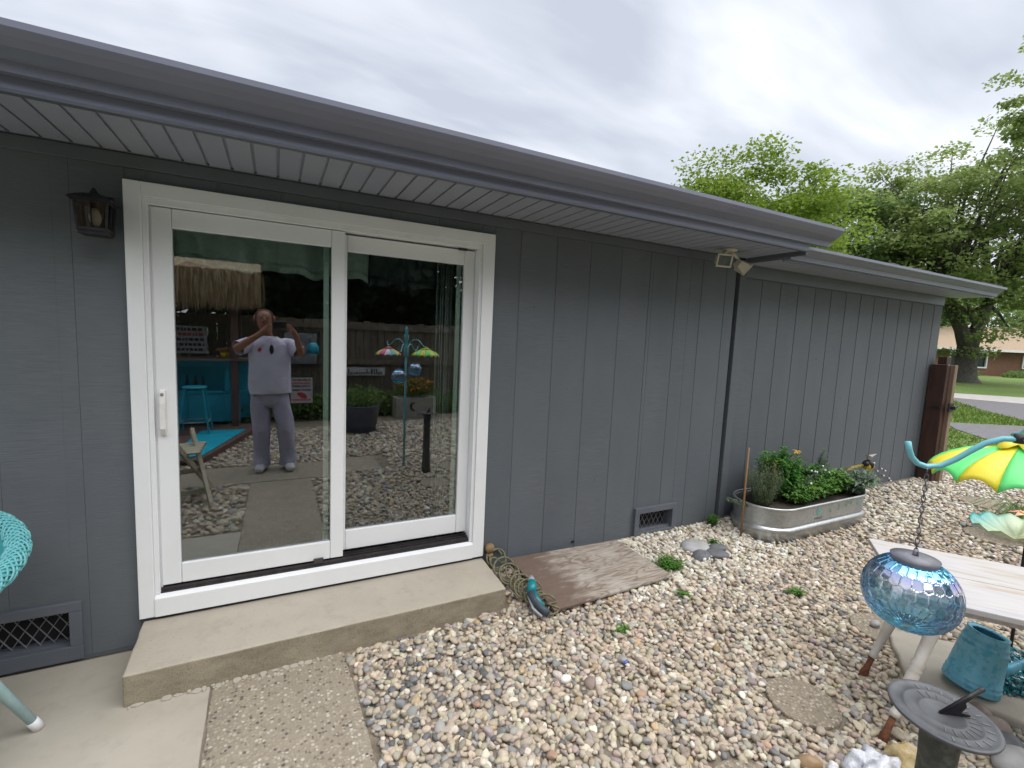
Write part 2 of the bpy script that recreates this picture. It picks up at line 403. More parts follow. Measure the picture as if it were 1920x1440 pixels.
m = MB(); m.box(1.06, 1.115, .03, .049, 2.256, 2.268); m.build('panel_stop', TRACK, door)
m = MB()
m.prism([(-.530, -.002, 1.13), (-.530, -.018, 1.135), (-.530, -.040, 1.17), (-.530, -.040, 1.30), (-.530, -.026, 1.365), (-.530, -.002, 1.37)], (.026, 0, 0))
h = m.build('door_handle', WHITE2, door, bevel=.006, seg=3)
m = MB(); m.lathe([(.0075, 0), (.0075, .008), (.003, .0085)], 16, (-.517, -.027, 1.345), Euler((rad(82), 0, 0)).to_matrix()); m.build('keyhole', IRON, door)
# interior seen through the glass
ROOM = pm('room_wall', (.23, .22, .2), (.26, .25, .23), rough=.8)
m = MB(); m.box(-1.6, 2.4, .141, .16, .1, .19)
m.add([(-1.6, .15, .22), (2.4, .15, .22), (2.4, 4.4, .22), (-1.6, 4.4, .22), (-1.6, .15, 2.47), (2.4, .15, 2.47), (2.4, 4.4, 2.47), (-1.6, 4.4, 2.47)], [(0, 1, 2, 3), (7, 6, 5, 4), (2, 6, 7, 3), (1, 5, 6, 2), (0, 3, 7, 4)])
m.build('room', ROOM, house)
def valance(x0, x1, zb, y, mat, label, seed):
    r = random.Random(seed); n = 90; V = []; F = []; rows = 9
    ph = [r.uniform(0, 6) for _ in range(4)]
    for j in range(rows):
        for i in range(n + 1):
            u = i / n; v = j / (rows - 1); x = x0 + (x1 - x0) * u
            amp = .008 + .03 * (1 - v) ** .7
            yy = y + amp * (math.sin(u * 26 + ph[0]) + .6 * math.sin(u * 47 + ph[1] + v * 2) + .5 * math.sin(u * 11 + ph[2] - v * 3))
            z = zb + (2.42 - zb) * v + (1 - v) * .012 * math.sin(u * 19 + ph[3]) + (1 - v) * .01 * math.sin(u * 41)
            V.append((x, yy, z))
    for j in range(rows - 1):
        for i in range(n): a = j * (n + 1) + i; F.append((a, a + 1, a + n + 2, a + n + 1))
    m = MB(); m.add(V, F, True); m.add([(p[0], p[1] - .004, p[2]) for p in V[:(n + 1) * 2]], [f for f in F[:n]], True)
    o = m.build('curtain_valance', mat, None, org=(x0, y, 2.42)); s = o.modifiers.new('solid', 'SOLIDIFY'); s.thickness = .003
    tag(o, label, 'curtain'); return o
valance(-.62, .52, 2.015, .165, pm('valance_cloth', (.72, .84, .76), (.64, .76, .69), rough=.9, scale=14, bump=.3, bscale=300), 'grey green gathered valance hanging behind the left glass panel of the door', 3)
valance(.53, 1.34, 2.0, .3, pm('valance_cloth_shaded', (.10, .12, .14), (.14, .16, .18), rough=.9, scale=14, bump=.3, bscale=300), 'gathered valance coloured as if in shade, hanging behind the right glass panel of the door', 5)  # darker copy of the cloth; the deeper shade here is put into its colour
bl = thing('vertical_blinds', (1.05, .16, .25), 'pale vertical blinds stacked at the right edge of the glass door', 'blinds')
BLM = pm('blind_vinyl', (.38, .42, .42), (.33, .37, .37), rough=.6)
for k in range(11):
    m = MB(); m.obox((.975 + .021 * k + .004 * math.sin(k * 2.3), .185 + .006 * math.sin(k * 1.7), 1.28), (.004, .075, 2.04), (0, 0, rad(-32 + 9 * math.sin(k * 1.3)))); m.build('slat', BLM, bl)
MB().box(.95, 1.25, .14, .22, 2.30, 2.34).build('head_rail', BLM, bl)
SCR = pm('screen_frame', (.60, .72, .66), (.56, .68, .62), rough=.4)
m = MB(); m.box(.243, .272, .027, .034, .42, 2.18); m.build('screen_stile', SCR, door)
m = MB(); m.box(1.064, 1.094, .077, .084, .45, 2.175); m.build('screen_stile', SCR, door)

# ---- lantern on the wall
LBLK = pm('lantern_black', (.010, .009, .012), (.02, .018, .022), rough=.6, scale=30, bump=.2)
LA = thing('wall_lantern', (-.735, 0, 2.17), 'black metal wall lantern with clear panes left of the door', 'lamp')
c = (-.728, -.10)
m = MB(); m.box(c[0] - .045, c[0] + .045, -.014, .0, 2.10, 2.28); m.bar((c[0], -.01, 2.19), (c[0], -.05, 2.19), .03, .03); m.build('back_plate', LBLK, LA, bevel=.004)
m = MB()
for z, wd in ((2.085, .050), (2.10, .054), (2.222, .064)): m.box(c[0] - wd, c[0] + wd, c[1] - wd, c[1] + wd, z, z + (.014 if z != 2.085 else .016))
for sx in (-1, 1):
    for sy in (-1, 1): m.bar((c[0] + sx * .049, c[1] + sy * .049, 2.10), (c[0] + sx * .058, c[1] + sy * .058, 2.225), .008, .008)
for s in (-1, 1):
    m.bar((c[0] + s * .051, c[1], 2.105), (c[0] + s * .060, c[1], 2.222), .004, .004); m.bar((c[0], c[1] - .051, 2.105), (c[0], c[1] - .060, 2.222), .004, .004)
m.build('cage', LBLK, LA)
m = MB(); m.lathe([(.108, 2.231), (.104, 2.238), (.075, 2.252), (.045, 2.262), (.02, 2.268), (.012, 2.283), (.006, 2.292), (.0, 2.296)], 4, (c[0], c[1], 0), Euler((0, 0, rad(45))).to_matrix(), smooth=False); m.build('lantern_roof', LBLK, LA)
m = MB(); m.lathe([(.008, 2.125), (.014, 2.13), (.022, 2.152), (.024, 2.168), (.016, 2.19), (.01, 2.205)], 16, (c[0], c[1], 0)); m.build('bulb', pm('frosted_bulb', (.72, .70, .60), (.62, .60, .5), rough=.25), LA)
PANE = glass_mat('lantern_glass', (.6, .58, .56), .03)
for sx, sy in ((-1, 0), (1, 0), (0, -1)):
    m = MB()
    if sx: m.add([(c[0] + sx * .047, c[1] - .044, 2.112), (c[0] + sx * .047, c[1] + .044, 2.112), (c[0] + sx * .056, c[1] + .052, 2.222), (c[0] + sx * .056, c[1] - .052, 2.222)], [(0, 1, 2, 3)])
    else: m.add([(c[0] - .044, c[1] - .047, 2.112), (c[0] + .044, c[1] - .047, 2.112), (c[0] + .052, c[1] - .056, 2.222), (c[0] - .052, c[1] - .056, 2.222)], [(0, 1, 2, 3)])
    m.build('pane', PANE, LA)
# ---- twin floodlight under the eave
FL = thing('floodlight', (3.28, -.21, 2.495), 'cream twin head floodlight fixed under the eave', 'lamp')
CREAM = pm('cream_plastic', (.62, .58, .47), (.55, .51, .41), rough=.4, scale=12)
m = MB(); m.lathe([(.055, 0), (.055, -.012), (.03, -.02), (0, -.021)], 20, (3.28, -.21, 2.494), sx=1.25); m.build('mount_plate', CREAM, FL)
for sx, hd, rot in ((-1, (3.175, -.235, 2.392), (rad(12), 0, rad(-14))), (1, (3.40, -.235, 2.375), (rad(30), rad(-25), rad(75)))):
    m = MB(); m.tube([(3.28 + sx * .03, -.21, 2.48), (3.28 + sx * .06, -.215, 2.455), (hd[0], hd[1] + .02, hd[2] + .04)], .012, 8); m.build('arm', CREAM, FL)
    R_ = Euler(rot).to_matrix(); m = MB(); a, b_ = .062, .045
    V = [R_ @ Vector(p) + Vector(hd) for p in [(-a, -.03, -b_), (a, -.03, -b_), (a, -.03, b_), (-a, -.03, b_), (-a * .55, .045, -b_ * .6), (a * .55, .045, -b_ * .6), (a * .55, .045, b_ * .6), (-a * .55, .045, b_ * .6)]]
    m.add(V, [(4, 5, 6, 7), (0, 1, 5, 4), (1, 2, 6, 5), (2, 3, 7, 6), (3, 0, 4, 7), (3, 2, 1, 0)])
    for p, sz in (((-a, -.032, 0), (.014, .012, .104)), ((a, -.032, 0), (.014, .012, .104)), ((0, -.032, b_), (.136, .012, .014)), ((0, -.032, -b_), (.136, .012, .014))):
        m.obox(R_ @ Vector(p) + Vector(hd), sz, R_)
    hh = m.build('lamp_head', CREAM, FL, bevel=.005)
    m = MB(); m.obox(R_ @ Vector((0, -.033, 0)) + Vector(hd), (.108, .004, .074), R_); m.build('lens', pm('lamp_lens', (.10, .12, .12), (.14, .16, .16), rough=.12, scale=30), hh)

# ------------------------------------------------------------------ ground
def concrete_mat(name, a, b_, spk):
    m, t, b = newmat(name); v = coords(t, (1, 1, 1), False)
    col = ramp(t, noise(t, v, 2.6, 6, .6), [(.32, a), (.68, b_)])
    col = mixc(t, ramp(t, noise(t, v, 9, 5, .65), [(.52, (0, 0, 0)), (.74, (spk, spk, spk))]), col, tuple(q * .55 for q in a))
    col = mixc(t, ramp(t, noise(t, v, 1.1, 4), [(.5, (0, 0, 0)), (.75, (.35, .35, .35))]), col, (a[0] * 1.1, a[1] * .98, a[2] * .85))
    t.links.new(col, b.inputs['Base Color']); b.inputs['Roughness'].default_value = .85
    n1 = bumpn(t, b, noise(t, v, 14, 6), .25, .004); bumpn(t, b, noise(t, v, 220, 4, .7), .35, .0015, n1); return m
def step_mat(name, a, b_):
    m = concrete_mat(name, a, b_, .38); t = m.node_tree; b = [q for q in t.nodes if q.type == 'BSDF_PRINCIPLED'][0]; old = b.inputs['Base Color'].links[0].from_socket; v = coords(t, (1, 1, 1), False)
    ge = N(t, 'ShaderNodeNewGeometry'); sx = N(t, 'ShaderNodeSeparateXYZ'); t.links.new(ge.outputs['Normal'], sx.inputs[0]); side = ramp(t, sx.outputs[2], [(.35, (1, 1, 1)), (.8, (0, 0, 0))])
    dirt_shade = ramp(t, noise(t, coords(t, (1, 1, 2.2), False), 7, 6, .65), [(.3, (.20, .175, .125)), (.7, (.36, .31, .23))]); dirt_shade = mixc(t, ramp(t, noise(t, v, 160, 4), [(.5, (0, 0, 0)), (.68, (.6, .6, .6))]), dirt_shade, (.12, .10, .075))  # dirt together with the riser's shading, both painted onto the vertical faces
    c_ = mixc(t, side, old, dirt_shade); pits = ramp(t, noise(t, v, 95, 3, .5), [(.64, (0, 0, 0)), (.70, (.5, .5, .5))]); c_ = mixc(t, pits, c_, (.2, .17, .13)); t.links.new(c_, b.inputs['Base Color']); return m
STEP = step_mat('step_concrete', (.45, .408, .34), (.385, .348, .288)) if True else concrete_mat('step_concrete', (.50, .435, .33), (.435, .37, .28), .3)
SLAB = concrete_mat('slab_concrete', (.42, .385, .33), (.36, .33, .275), .3)
def agg_mat(name, base, sc, lo=.08, hi=.6):
    m, t, b = newmat(name); v = coords(t, (1, 1, 1), False)
    vo = N(t, 'ShaderNodeTexVoronoi'); vo.inputs['Scale'].default_value = sc; t.links.new(v, vo.inputs['Vector'])
    hv = N(t, 'ShaderNodeSeparateColor'); t.links.new(vo.outputs['Color'], hv.inputs[0])
    st = ramp(t, hv.outputs[0], [(0, (.09, .075, .065)), (.12, (.19, .15, .12)), (.3, (.34, .29, .22)), (.6, (.29, .25, .195)), (.86, (.38, .335, .265)), (.985, (.50, .465, .40))])
    keep = N(t, 'ShaderNodeMath', operation='GREATER_THAN'); keep.inputs[1].default_value = .16; t.links.new(hv.outputs[1], keep.inputs[0])
    dist = ramp(t, vo.outputs['Distance'], [(.40, (1, 1, 1)), (.66, (0, 0, 0))])
    f = mixc(t, 1.0, dist, keep.outputs[0], 'MULTIPLY')
    bc = ramp(t, noise(t, v, 3.2, 6), [(.3, base), (.7, tuple(q * .8 for q in base))])
    bc = mixc(t, ramp(t, noise(t, v, 300, 3), [(.45, (0, 0, 0)), (.7, (.6, .6, .6))]), bc, tuple(q * .6 for q in base))
    t.links.new(mixc(t, f, bc, st), b.inputs['Base Color']); b.inputs['Roughness'].default_value = .8
    n1 = bumpn(t, b, f, .5, .004); bumpn(t, b, noise(t, v, 60, 5), .3, .003, n1); return m
AGG = agg_mat('exposed_aggregate', (.315, .272, .21), 72)
AGG2 = agg_mat('stepping_aggregate', (.27, .225, .165), 75)

def rough_slab(name, poly, z0, z1, mat, label, cat=None, kind='structure', bev=.012, parent=None, rag=0.0, seed=0, seg=.12):
    "a slab from a polygon whose long edges are cut and slightly uneven"
    r = random.Random(seed); P = []
    for (ax, ay), (bx, by) in zip(poly, poly[1:] + poly[:1]):
        L = math.hypot(bx - ax, by - ay); n = max(1, int(L / seg)) if rag else 1
        for i in range(n):
            u = i / n; k = 0 if i == 0 else r.uniform(-rag, rag); nx, ny = (by - ay) / L, -(bx - ax) / L
            P.append((ax + (bx - ax) * u + nx * k, ay + (by - ay) * u + ny * k))
    m = MB(); m.prism([(x, y, z0) for x, y in P], (0, 0, z1 - z0)); c_ = (sum(x for x, y in P) / len(P), sum(y for x, y in P) / len(P), z0)
    o = m.build(name, mat, parent, org=c_, bevel=bev, seg=3); return tag(o, label, cat, None, kind)
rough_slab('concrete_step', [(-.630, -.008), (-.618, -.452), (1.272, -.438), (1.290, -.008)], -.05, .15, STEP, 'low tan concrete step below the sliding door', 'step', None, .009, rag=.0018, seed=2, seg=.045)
rough_slab('patio', [(-9, -.006), (-9, -1.36), (-.272, -1.37), (-.290, -.41), (-.58, -.40), (-.60, -.006)], -.12, 0, SLAB, 'smooth beige concrete patio left of the step', None, 'structure', .006, rag=.002, seed=3)
rough_slab('patio', [(-.262, -2.70), (.345, -2.70), (.352, -1.27), (.312, -.42), (-.280, -.42)], -.12, .004, AGG, 'exposed aggregate path slab in front of the step', None, 'structure', .010, rag=.004, seed=4)
rough_slab('patio', [(-1.1, -3.42), (1.3, -3.36), (1.28, -2.715), (-1.0, -2.715)], -.12, .004, AGG, 'exposed aggregate slab under the photographer', None, 'structure', .010, rag=.004, seed=5)
r = random.Random(31); m = MB(); x = -.60
while x < .30:
    w_ = r.uniform(.012, .05)
    if r.random() < .62:
        yb = -.452 + .008 * x; d_ = r.uniform(.006, .028); k = 7; cx_ = x + w_ / 2
        m.prism([(cx_ + w_ * .6 * math.cos(6.283 * q / k) * r.uniform(.7, 1.1), yb - d_ * .35 + d_ * math.sin(6.283 * q / k) * r.uniform(.6, 1.1), -.002) for q in range(k)], (0, 0, r.uniform(.007, .014)))
    x += w_
o = m.build('cement_crumbs', SLAB, None, org=(0, -.46, 0), bevel=.002); tag(o, 'ragged crumbs of cement along the foot of the step', 'cement', None, 'stuff')
# soil base below everything, out to the horizon
def grass_mat():
    m, t, b = newmat('lawn_grass'); v = coords(t, (1, 1, 1), False)
    c_ = ramp(t, noise(t, v, .35, 6, .6), [(.3, (.095, .17, .028)), (.5, (.13, .21, .035)), (.7, (.18, .235, .06))])
    c_ = mixc(t, ramp(t, noise(t, v, 9, 6, .7), [(.42, (0, 0, 0)), (.65, (.7, .7, .7))]), c_, (.045, .09, .018))
    t.links.new(c_, b.inputs['Base Color']); b.inputs['Roughness'].default_value = .9; bumpn(t, b, noise(t, v, 40, 5, .7), .8, .03); return m
LAWN = grass_mat()
SOIL = pm('soil', (.16, .13, .095), (.11, .09, .07), rough=.95, scale=6, bump=.5)
m = MB(); m.box(-500, 500, -500, 500, -1.0, -.03); tag(m.build('ground', LAWN, None, org=(0, 0, -.03)), 'wide ground under the yard and the neighbourhood', None, None, 'structure')
# ------------------------------------------------------------------ gravel
rng = np.random.default_rng(7)
def gnp(x, y):
    s = lambda t: (lambda u: u * u * (3 - 2 * u))(np.clip(t, 0, 1))
    return 0.012 + 0.085 * s((x - 0.35) / 1.8) * (0.25 + 0.75 * np.exp(np.minimum(0, y) / 0.35)) + 0.0085 * np.clip(x - 2, 0, 5.5)
nx, ny = 150, 90; gx = np.linspace(-3.5, 9.3, nx); gy = np.linspace(-7.0, .05, ny); X, Y = np.meshgrid(gx, gy)
Zg = gnp(X, Y) - .017
V = np.stack([X.ravel(), Y.ravel(), Zg.ravel()], 1); ii = (np.arange(ny - 1)[:, None] * nx + np.arange(nx - 1)[None]).ravel()
F = np.stack([ii, ii + 1, ii + nx + 1, ii + nx], 1)
BEDM = pm('gravel_soil', (.25, .21, .16), (.17, .14, .105), rough=.95, scale=9, bump=.6, bscale=90, dist=.02)
bed = fastmesh('gravel_bed', V, F, BEDM, org=(0, 0, 0), smooth=True); tag(bed, 'bed of mixed tan and grey river pebbles along the house', None, None, 'structure')
STONES = [(2.255, -1.700, .158), (3.30, -1.56, .175), (1.60, -1.93, .17), (7.15, -.78, .24), (5.95, -1.22, .22), (2.02, -2.50, .19)]
SLABP = [(3.268, -1.576), (2.878, -1.845), (3.02, -2.235), (3.75, -2.10)]
def inpoly(x, y, P):
    c_ = np.zeros(x.shape, bool); j = len(P) - 1
    for i in range(len(P)):
        xi, yi = P[i]; xj, yj = P[j]
        c_ ^= ((yi > y) != (yj > y)) & (x < (xj - xi) * (y - yi) / (yj - yi + 1e-12) + xi); j = i
    return c_
def hexpts(x0, x1, y0, y1, s, jit):
    rows = int((y1 - y0) / (s * .866)); cols = int((x1 - x0) / s)
    r, c_ = np.meshgrid(np.arange(rows), np.arange(cols), indexing='ij')
    x = x0 + (c_ + .5 * (r % 2)) * s; y = y0 + r * s * .866
    x = x.ravel() + rng.normal(0, jit * s, x.size); y = y.ravel() + rng.normal(0, jit * s, y.size); return x, y
def free(x, y, pad=0.0):
    ok = (y < -.012) & ~((x < 1.30 + pad) & (x > -.65) & (y > -.45 - pad)) & ~inpoly(x, y, [(-9, 0), (-9, -1.375 - pad), (-.27, -1.375 - pad), (-.29, 0)]) & ~inpoly(x, y, [(-.27 - pad, -2.71), (.345 + pad, -2.71), (.352 + pad, -1.27), (.314 + pad, -.4), (-.29 - pad, -.4)]) & ~inpoly(x, y, [(-1.1, -3.43), (1.31, -3.37), (1.29, -2.70), (-1.0, -2.70)])
    for a, b_, r in STONES: ok &= (x - a) ** 2 + (y - b_) ** 2 > (r + pad) ** 2
    ok &= ~inpoly(x, y, SLABP)
    ok &= ~((np.abs(x - 4.45) < .66) & (np.abs(y + .3) < .23))
    return ok
def direct(x, y, mg=.22):
    "ground the camera can see, with a margin"
    lim = np.where(x < .9, -1.4, np.where(x < 2.72, -1.24 - .45 * (x - .37), -2.289 + .277 * (x - 2.72)))
    return (y > lim - mg) & (x > .2)
P = []
x, y = hexpts(.25, 9.2, -2.9, 0, .0315, .17); k = direct(x, y) & free(x, y, .012) & ~((x > 4.6) & (rng.random(x.size) < .42)); P.append((x[k], y[k], 0))
x, y = hexpts(.25, 9.2, -2.9, 0, .039, .30); k = direct(x, y) & free(x, y, .022) & (rng.random(x.size) < np.where(x > 4.6, .3, .66)); P.append((x[k], y[k], 1))
x, y = hexpts(-3, 9, -5.6, 0, .062, .22); k = ~direct(x, y) & free(x, y, .012) & ((x < 5) | (y > -3.5)); P.append((x[k], y[k], 2))
px = np.concatenate([p[0] for p in P]); py = np.concatenate([p[1] for p in P]); lay = np.concatenate([np.full(p[0].size, p[2]) for p in P]); n = px.size
a = np.where(lay == 2, .033, .0188) * np.exp(rng.normal(0, .20, n)); a = np.clip(a, .012, .05)
white = (py > -.62 - .25 * rng.random(n)) & (px > 2.1) & (px < 3.9) | (px > 5.0) & (py > -.9 + .06 * (px - 5)) & (rng.random(n) < .7)
darkz = np.exp(-((px - .55) ** 2 / .18 + (py + .95) ** 2 / .35))
sb = rng.uniform(.66, .97, n); sc_ = rng.uniform(.42, .72, n)
S3 = np.stack([a, a * sb, a * sc_], 1)
az = rng.uniform(0, 2 * np.pi, n); tl = np.abs(rng.normal(0, np.where(lay == 0, .25, .42), n)); tl = np.clip(tl, 0, 1.2); ta = rng.uniform(0, 2 * np.pi, n)
def rotm(az, tl, ta):
    c_, s_ = np.cos(az), np.sin(az); o = np.zeros_like(c_); l = o + 1
    Rz = np.stack([np.stack([c_, -s_, o], 1), np.stack([s_, c_, o], 1), np.stack([o, o, l], 1)], 1)
    kx, ky = np.cos(ta), np.sin(ta); c_, s_ = np.cos(tl), np.sin(tl)
    Rt = np.stack([np.stack([c_ + kx * kx * (1 - c_), kx * ky * (1 - c_), ky * s_], 1), np.stack([kx * ky * (1 - c_), c_ + ky * ky * (1 - c_), -kx * s_], 1), np.stack([-ky * s_, kx * s_, c_], 1)], 1)
    return Rt @ Rz
RM = rotm(az, tl, ta)
pz = gnp(px, py) + np.where(lay == 1, rng.uniform(-.002, .014, n), rng.uniform(-.012, -.002, n)) - .006
pal = np.array([(.46, .385, .29), (.40, .33, .255), (.52, .45, .36), (.35, .295, .24), (.43, .34, .275), (.44, .335, .285), (.33, .315, .29), (.26, .255, .25), (.17, .175, .185), (.095, .10, .115), (.62, .57, .49), (.72, .70, .66), (.45, .33, .19), (.34, .22, .15), (.24, .20, .165), (.30, .25, .25)])
pw = np.array([.19, .17, .14, .11, .10, .025, .06, .04, .017, .008, .055, .006, .010, .004, .025, .025]); pw /= pw.sum()
ci = rng.choice(len(pal), n, p=pw)
swap = (rng.random(n) < .30 * darkz); ci = np.where(swap, rng.choice([7, 8, 9, 9, 14, 6], n), ci)
cw = np.array([2, 10, 10, 0, 6]); ci = np.where(white & (rng.random(n) < .9), rng.choice(np.array([2, 10, 10, 11, 10, 0]), n), ci)
colr = np.array([1.10, 1.125, 1.115]) * pal[ci] * np.exp(rng.normal(0, .10, n))[:, None] * (1 + rng.normal(0, .025, (n, 3)))
# pebble shapes: a few rounded, uneven stones
def ico():
    import bmesh
    b = bmesh.new(); bmesh.ops.create_icosphere(b, subdivisions=2, radius=1.0); b.verts.ensure_lookup_table()
    V = np.array([v.co[:] for v in b.verts]); F = np.array([[v.index for v in f.verts] for f in b.faces]); b.free(); return V, F
IV, IF = ico()
NV = 16; shapes = []
for q in range(NV):
    V = IV.copy(); sq = rng.uniform(.62, 1.0); V = np.sign(V) * np.abs(V) ** sq; V /= np.linalg.norm(V, axis=1).mean()
    for _ in range(4):
        d = rng.normal(size=3); d /= np.linalg.norm(d); V += (V @ d)[:, None] * d * rng.uniform(-.16, .16); V *= (1 + .09 * np.sin(3 * (V @ d) + rng.uniform(0, 6)))[:, None]
    d = rng.normal(size=3); d /= np.linalg.norm(d); hcut = rng.uniform(.5, .9); t_ = V @ d; V -= np.clip(t_ - hcut, 0, 9)[:, None] * d * .8
    shapes.append(V)
shapes = np.array(shapes); var = rng.integers(0, NV, n)
m, t, b = newmat('pebbles'); at = N(t, 'ShaderNodeAttribute', attribute_name='Col'); v = coords(t, (1, 1, 1), False)
def pebble_nodes(t, b, colsock, v):
    c_ = mixc(t, ramp(t, noise(t, v, 70, 4, .6), [(.4, (0, 0, 0)), (.72, (.45, .45, .45))]), colsock, (.24, .2, .16))
    t.links.new(c_, b.inputs['Base Color']); b.inputs['Roughness'].default_value = .62; b.inputs['Specular IOR Level'].default_value = .4
    bumpn(t, b, noise(t, v, 120, 5), .3, .003)
pebble_nodes(t, b, at.outputs['Color'], v); PEB = m
m, t, b = newmat('pebble_single'); oi = N(t, 'ShaderNodeObjectInfo'); tcw = N(t, 'ShaderNodeNewGeometry')
pebble_nodes(t, b, oi.outputs['Color'], tcw.outputs['Position']); PEB1 = m
# the 300 that show largest become objects, the rest one part
rel = np.stack([px, py, pz], 1) - np.array(CAM); dep = rel @ np.array(FWD); ix = rel @ np.array(RIGHT) / np.maximum(dep, .01) * 876; iy = rel @ np.array(DOWN) / np.maximum(dep, .01) * 876
vis = (dep > .3) & (np.abs(ix) < 955) & (np.abs(iy) < 712) & (lay == 1)
score = np.where(vis, a / np.maximum(dep, .3), 0); big = np.argsort(-score)[:300]; isbig = np.zeros(n, bool); isbig[big] = True
r_ = np.where(~isbig)[0]
VV = np.einsum('nij,nkj->nki', RM[r_], shapes[var[r_]] * S3[r_][:, None, :]) + np.stack([px, py, pz], 1)[r_][:, None, :]
FF = (IF[None] + (np.arange(r_.size) * IV.shape[0])[:, None, None]).reshape(-1, 3)
pe = fastmesh('pebbles', VV.reshape(-1, 3), FF, PEB, parent=bed, colors=np.repeat(colr[r_], IV.shape[0], 0), smooth=True); pe['kind'] = 'stuff'
pm_ = []
for q in range(NV):
    me = bpy.data.meshes.new('pebble'); me.from_pydata(shapes[q].tolist(), [], IF.tolist()); me.polygons.foreach_set('use_smooth', [True] * len(IF)); me.materials.append(PEB1); pm_.append(me)
for i in big:
    o = bpy.data.objects.new('pebble', pm_[var[i]]); COL.objects.link(o); o.parent = bed
    M_ = Matrix([list(RM[i][k] * S3[i]) + [float((px, py, pz)[k][i])] for k in range(3)] + [[0, 0, 0, 1]]); o.matrix_local = M_
    o.color = (*[float(q) for q in colr[i]], 1)
print('pebbles', n)

# ------------------------------------------------------------------ stepping stones, rocks
SL = ['round stepping stone in the open pebbles before the sundial', 'round stepping stone with a pebble on it beside the rear table leg', 'round stepping stone cut by the bottom edge of the photo', 'far round stepping stone nearest the gate post', 'far round stepping stone behind the white table', 'round stepping stone under the sundial pedestal']
for (a_, b_, r), lb in zip(STONES, SL):
    k = random.Random(int(a_ * 100)); z = ground(a_, b_); m = MB(); n_ = 40
    m.prism([(a_ + r * math.cos(2 * math.pi * i / n_) * (1 + k.uniform(-.012, .012)), b_ + r * math.sin(2 * math.pi * i / n_) * (1 + k.uniform(-.012, .012)), z - .05) for i in range(n_)], (0, 0, .052))
    tag(m.build('stepping_stone', AGG2, None, org=(a_, b_, z - .05), bevel=.008, seg=2), lb, 'stepping stone', 'round stepping stones in the gravel')
def rock(name, c, r, mat, label, cat, seed, group=None, sub=3, amp=.22, rot=0, faces=0):
    import bmesh
    b = bmesh.new(); bmesh.ops.create_icosphere(b, subdivisions=sub, radius=1.0); q = random.Random(seed); off = Vector((q.uniform(0, 50),) * 3)
    cuts = [(Vector((q.gauss(0, 1), q.gauss(0, 1), q.gauss(0, 1))).normalized(), q.uniform(.45, .8)) for _ in range(faces)]
    cr_ = Euler((0, 0, rot)).to_matrix()
    for v in b.verts:
        p = v.co.copy(); p *= 1 + amp * mnoise.fractal(p * 1.3 + off, 1, 2, 4)
        for d, h in cuts:
            t_ = p.dot(d)
            if t_ > h: p -= d * (t_ - h) * .92
        v.co = cr_ @ Vector((p.x * r[0], p.y * r[1], p.z * r[2]))
    me = bpy.data.meshes.new(name); b.to_mesh(me); b.free(); me.polygons.foreach_set('use_smooth', [faces == 0] * len(me.polygons)); me.materials.append(mat)
    o = bpy.data.objects.new(name, me); COL.objects.link(o); o.location = (c[0], c[1], ground(c[0], c[1]) + c[2]); return tag(o, label, cat, group)
GREYST = pm('grey_stone', (.10, .105, .12), (.15, .155, .165), rough=.7, scale=20, bump=.3)
PALEST = pm('pale_stone', (.42, .42, .43), (.34, .335, .33), rough=.7, scale=12, bump=.3)
QUARTZ = pm('quartz', (.62, .64, .70), (.30, .31, .36), rough=.35, scale=14, bump=.8, bscale=30, dist=.02, c3=(.72, .74, .80), lo=.32, hi=.68)
YELR = pm('yellow_rock', (.44, .36, .20), (.52, .46, .33), rough=.7, scale=14, bump=.7, bscale=30, dist=.02, c3=(.42, .30, .12))
BROWNST = pm('brown_stone', (.19, .15, .13), (.26, .21, .18), rough=.6, scale=16, bump=.2)
rock('flat_stone', (3.04, -.335, .010), (.125, .10, .045), PALEST, 'broad pale grey flat stone below the right vent', 'stone', 1, amp=.12)
rock('dark_stone', (2.985, -.445, .002), (.10, .065, .038), GREYST, 'bluish dark stone resting against the flat pale stone', 'stone', 2, amp=.12, rot=.3)
rock('dark_stone', (3.115, -.475, .004), (.105, .068, .035), GREYST, 'dark pointed stone in front of the flat pale stone', 'stone', 3, amp=.14, rot=-.5)
rock('dark_stone', (3.225, -.40, .0), (.09, .055, .03), GREYST, 'small dark stone right of the flat pale stone', 'stone', 4, amp=.12, rot=-.3)
rock('quartz_rock', (2.10, -2.075, .025), (.105, .085, .075), QUARTZ, 'lumpy white and violet quartz rock at the bottom edge', 'rock', 5, amp=.5, sub=4)
rock('yellow_rock', (2.27, -2.11, .02), (.11, .06, .07), YELR, 'craggy yellow rock beside the sundial pedestal', 'rock', 6, amp=.5, rot=-.6, sub=4)
rock('glossy_stone', (1.985, -1.985, .018), (.026, .02, .026), pm('white_stone', (.8, .8, .8), (.6, .6, .62), rough=.3), 'small bright white stone left of the quartz rock', 'stone', 9, amp=.3)
rock('amber_stone', (1.925, -1.93, .014), (.05, .032, .03), pm('amber_stone', (.30, .19, .10), (.38, .28, .17), rough=.45), 'shiny amber brown stone left of the quartz rock', 'stone', 10, amp=.15, rot=-.5)
for i, (x_, y_, r, mt, lb) in enumerate([(2.86, -2.17, (.085, .06, .05), BROWNST, 'reddish brown cobble right behind the sundial'), (2.78, -2.23, (.10, .05, .05), GREYST, 'long grey cobble right of the sundial plate'), (2.72, -2.285, (.10, .055, .05), PALEST, 'pale grey cobble at the lower right edge of the photo'), (2.55, -2.30, (.05, .035, .03), YELR, 'small yellowish cobble right of the sundial plate'), (2.93, -2.11, (.06, .045, .04), BROWNST, 'brown cobble beside the paving slab with the watering can')]):
    rock('cobble', (x_, y_, .02), r, mt, lb, 'stone', 20 + i, 'cobbles right of the sundial', amp=.12, rot=-.5 + .2 * i)
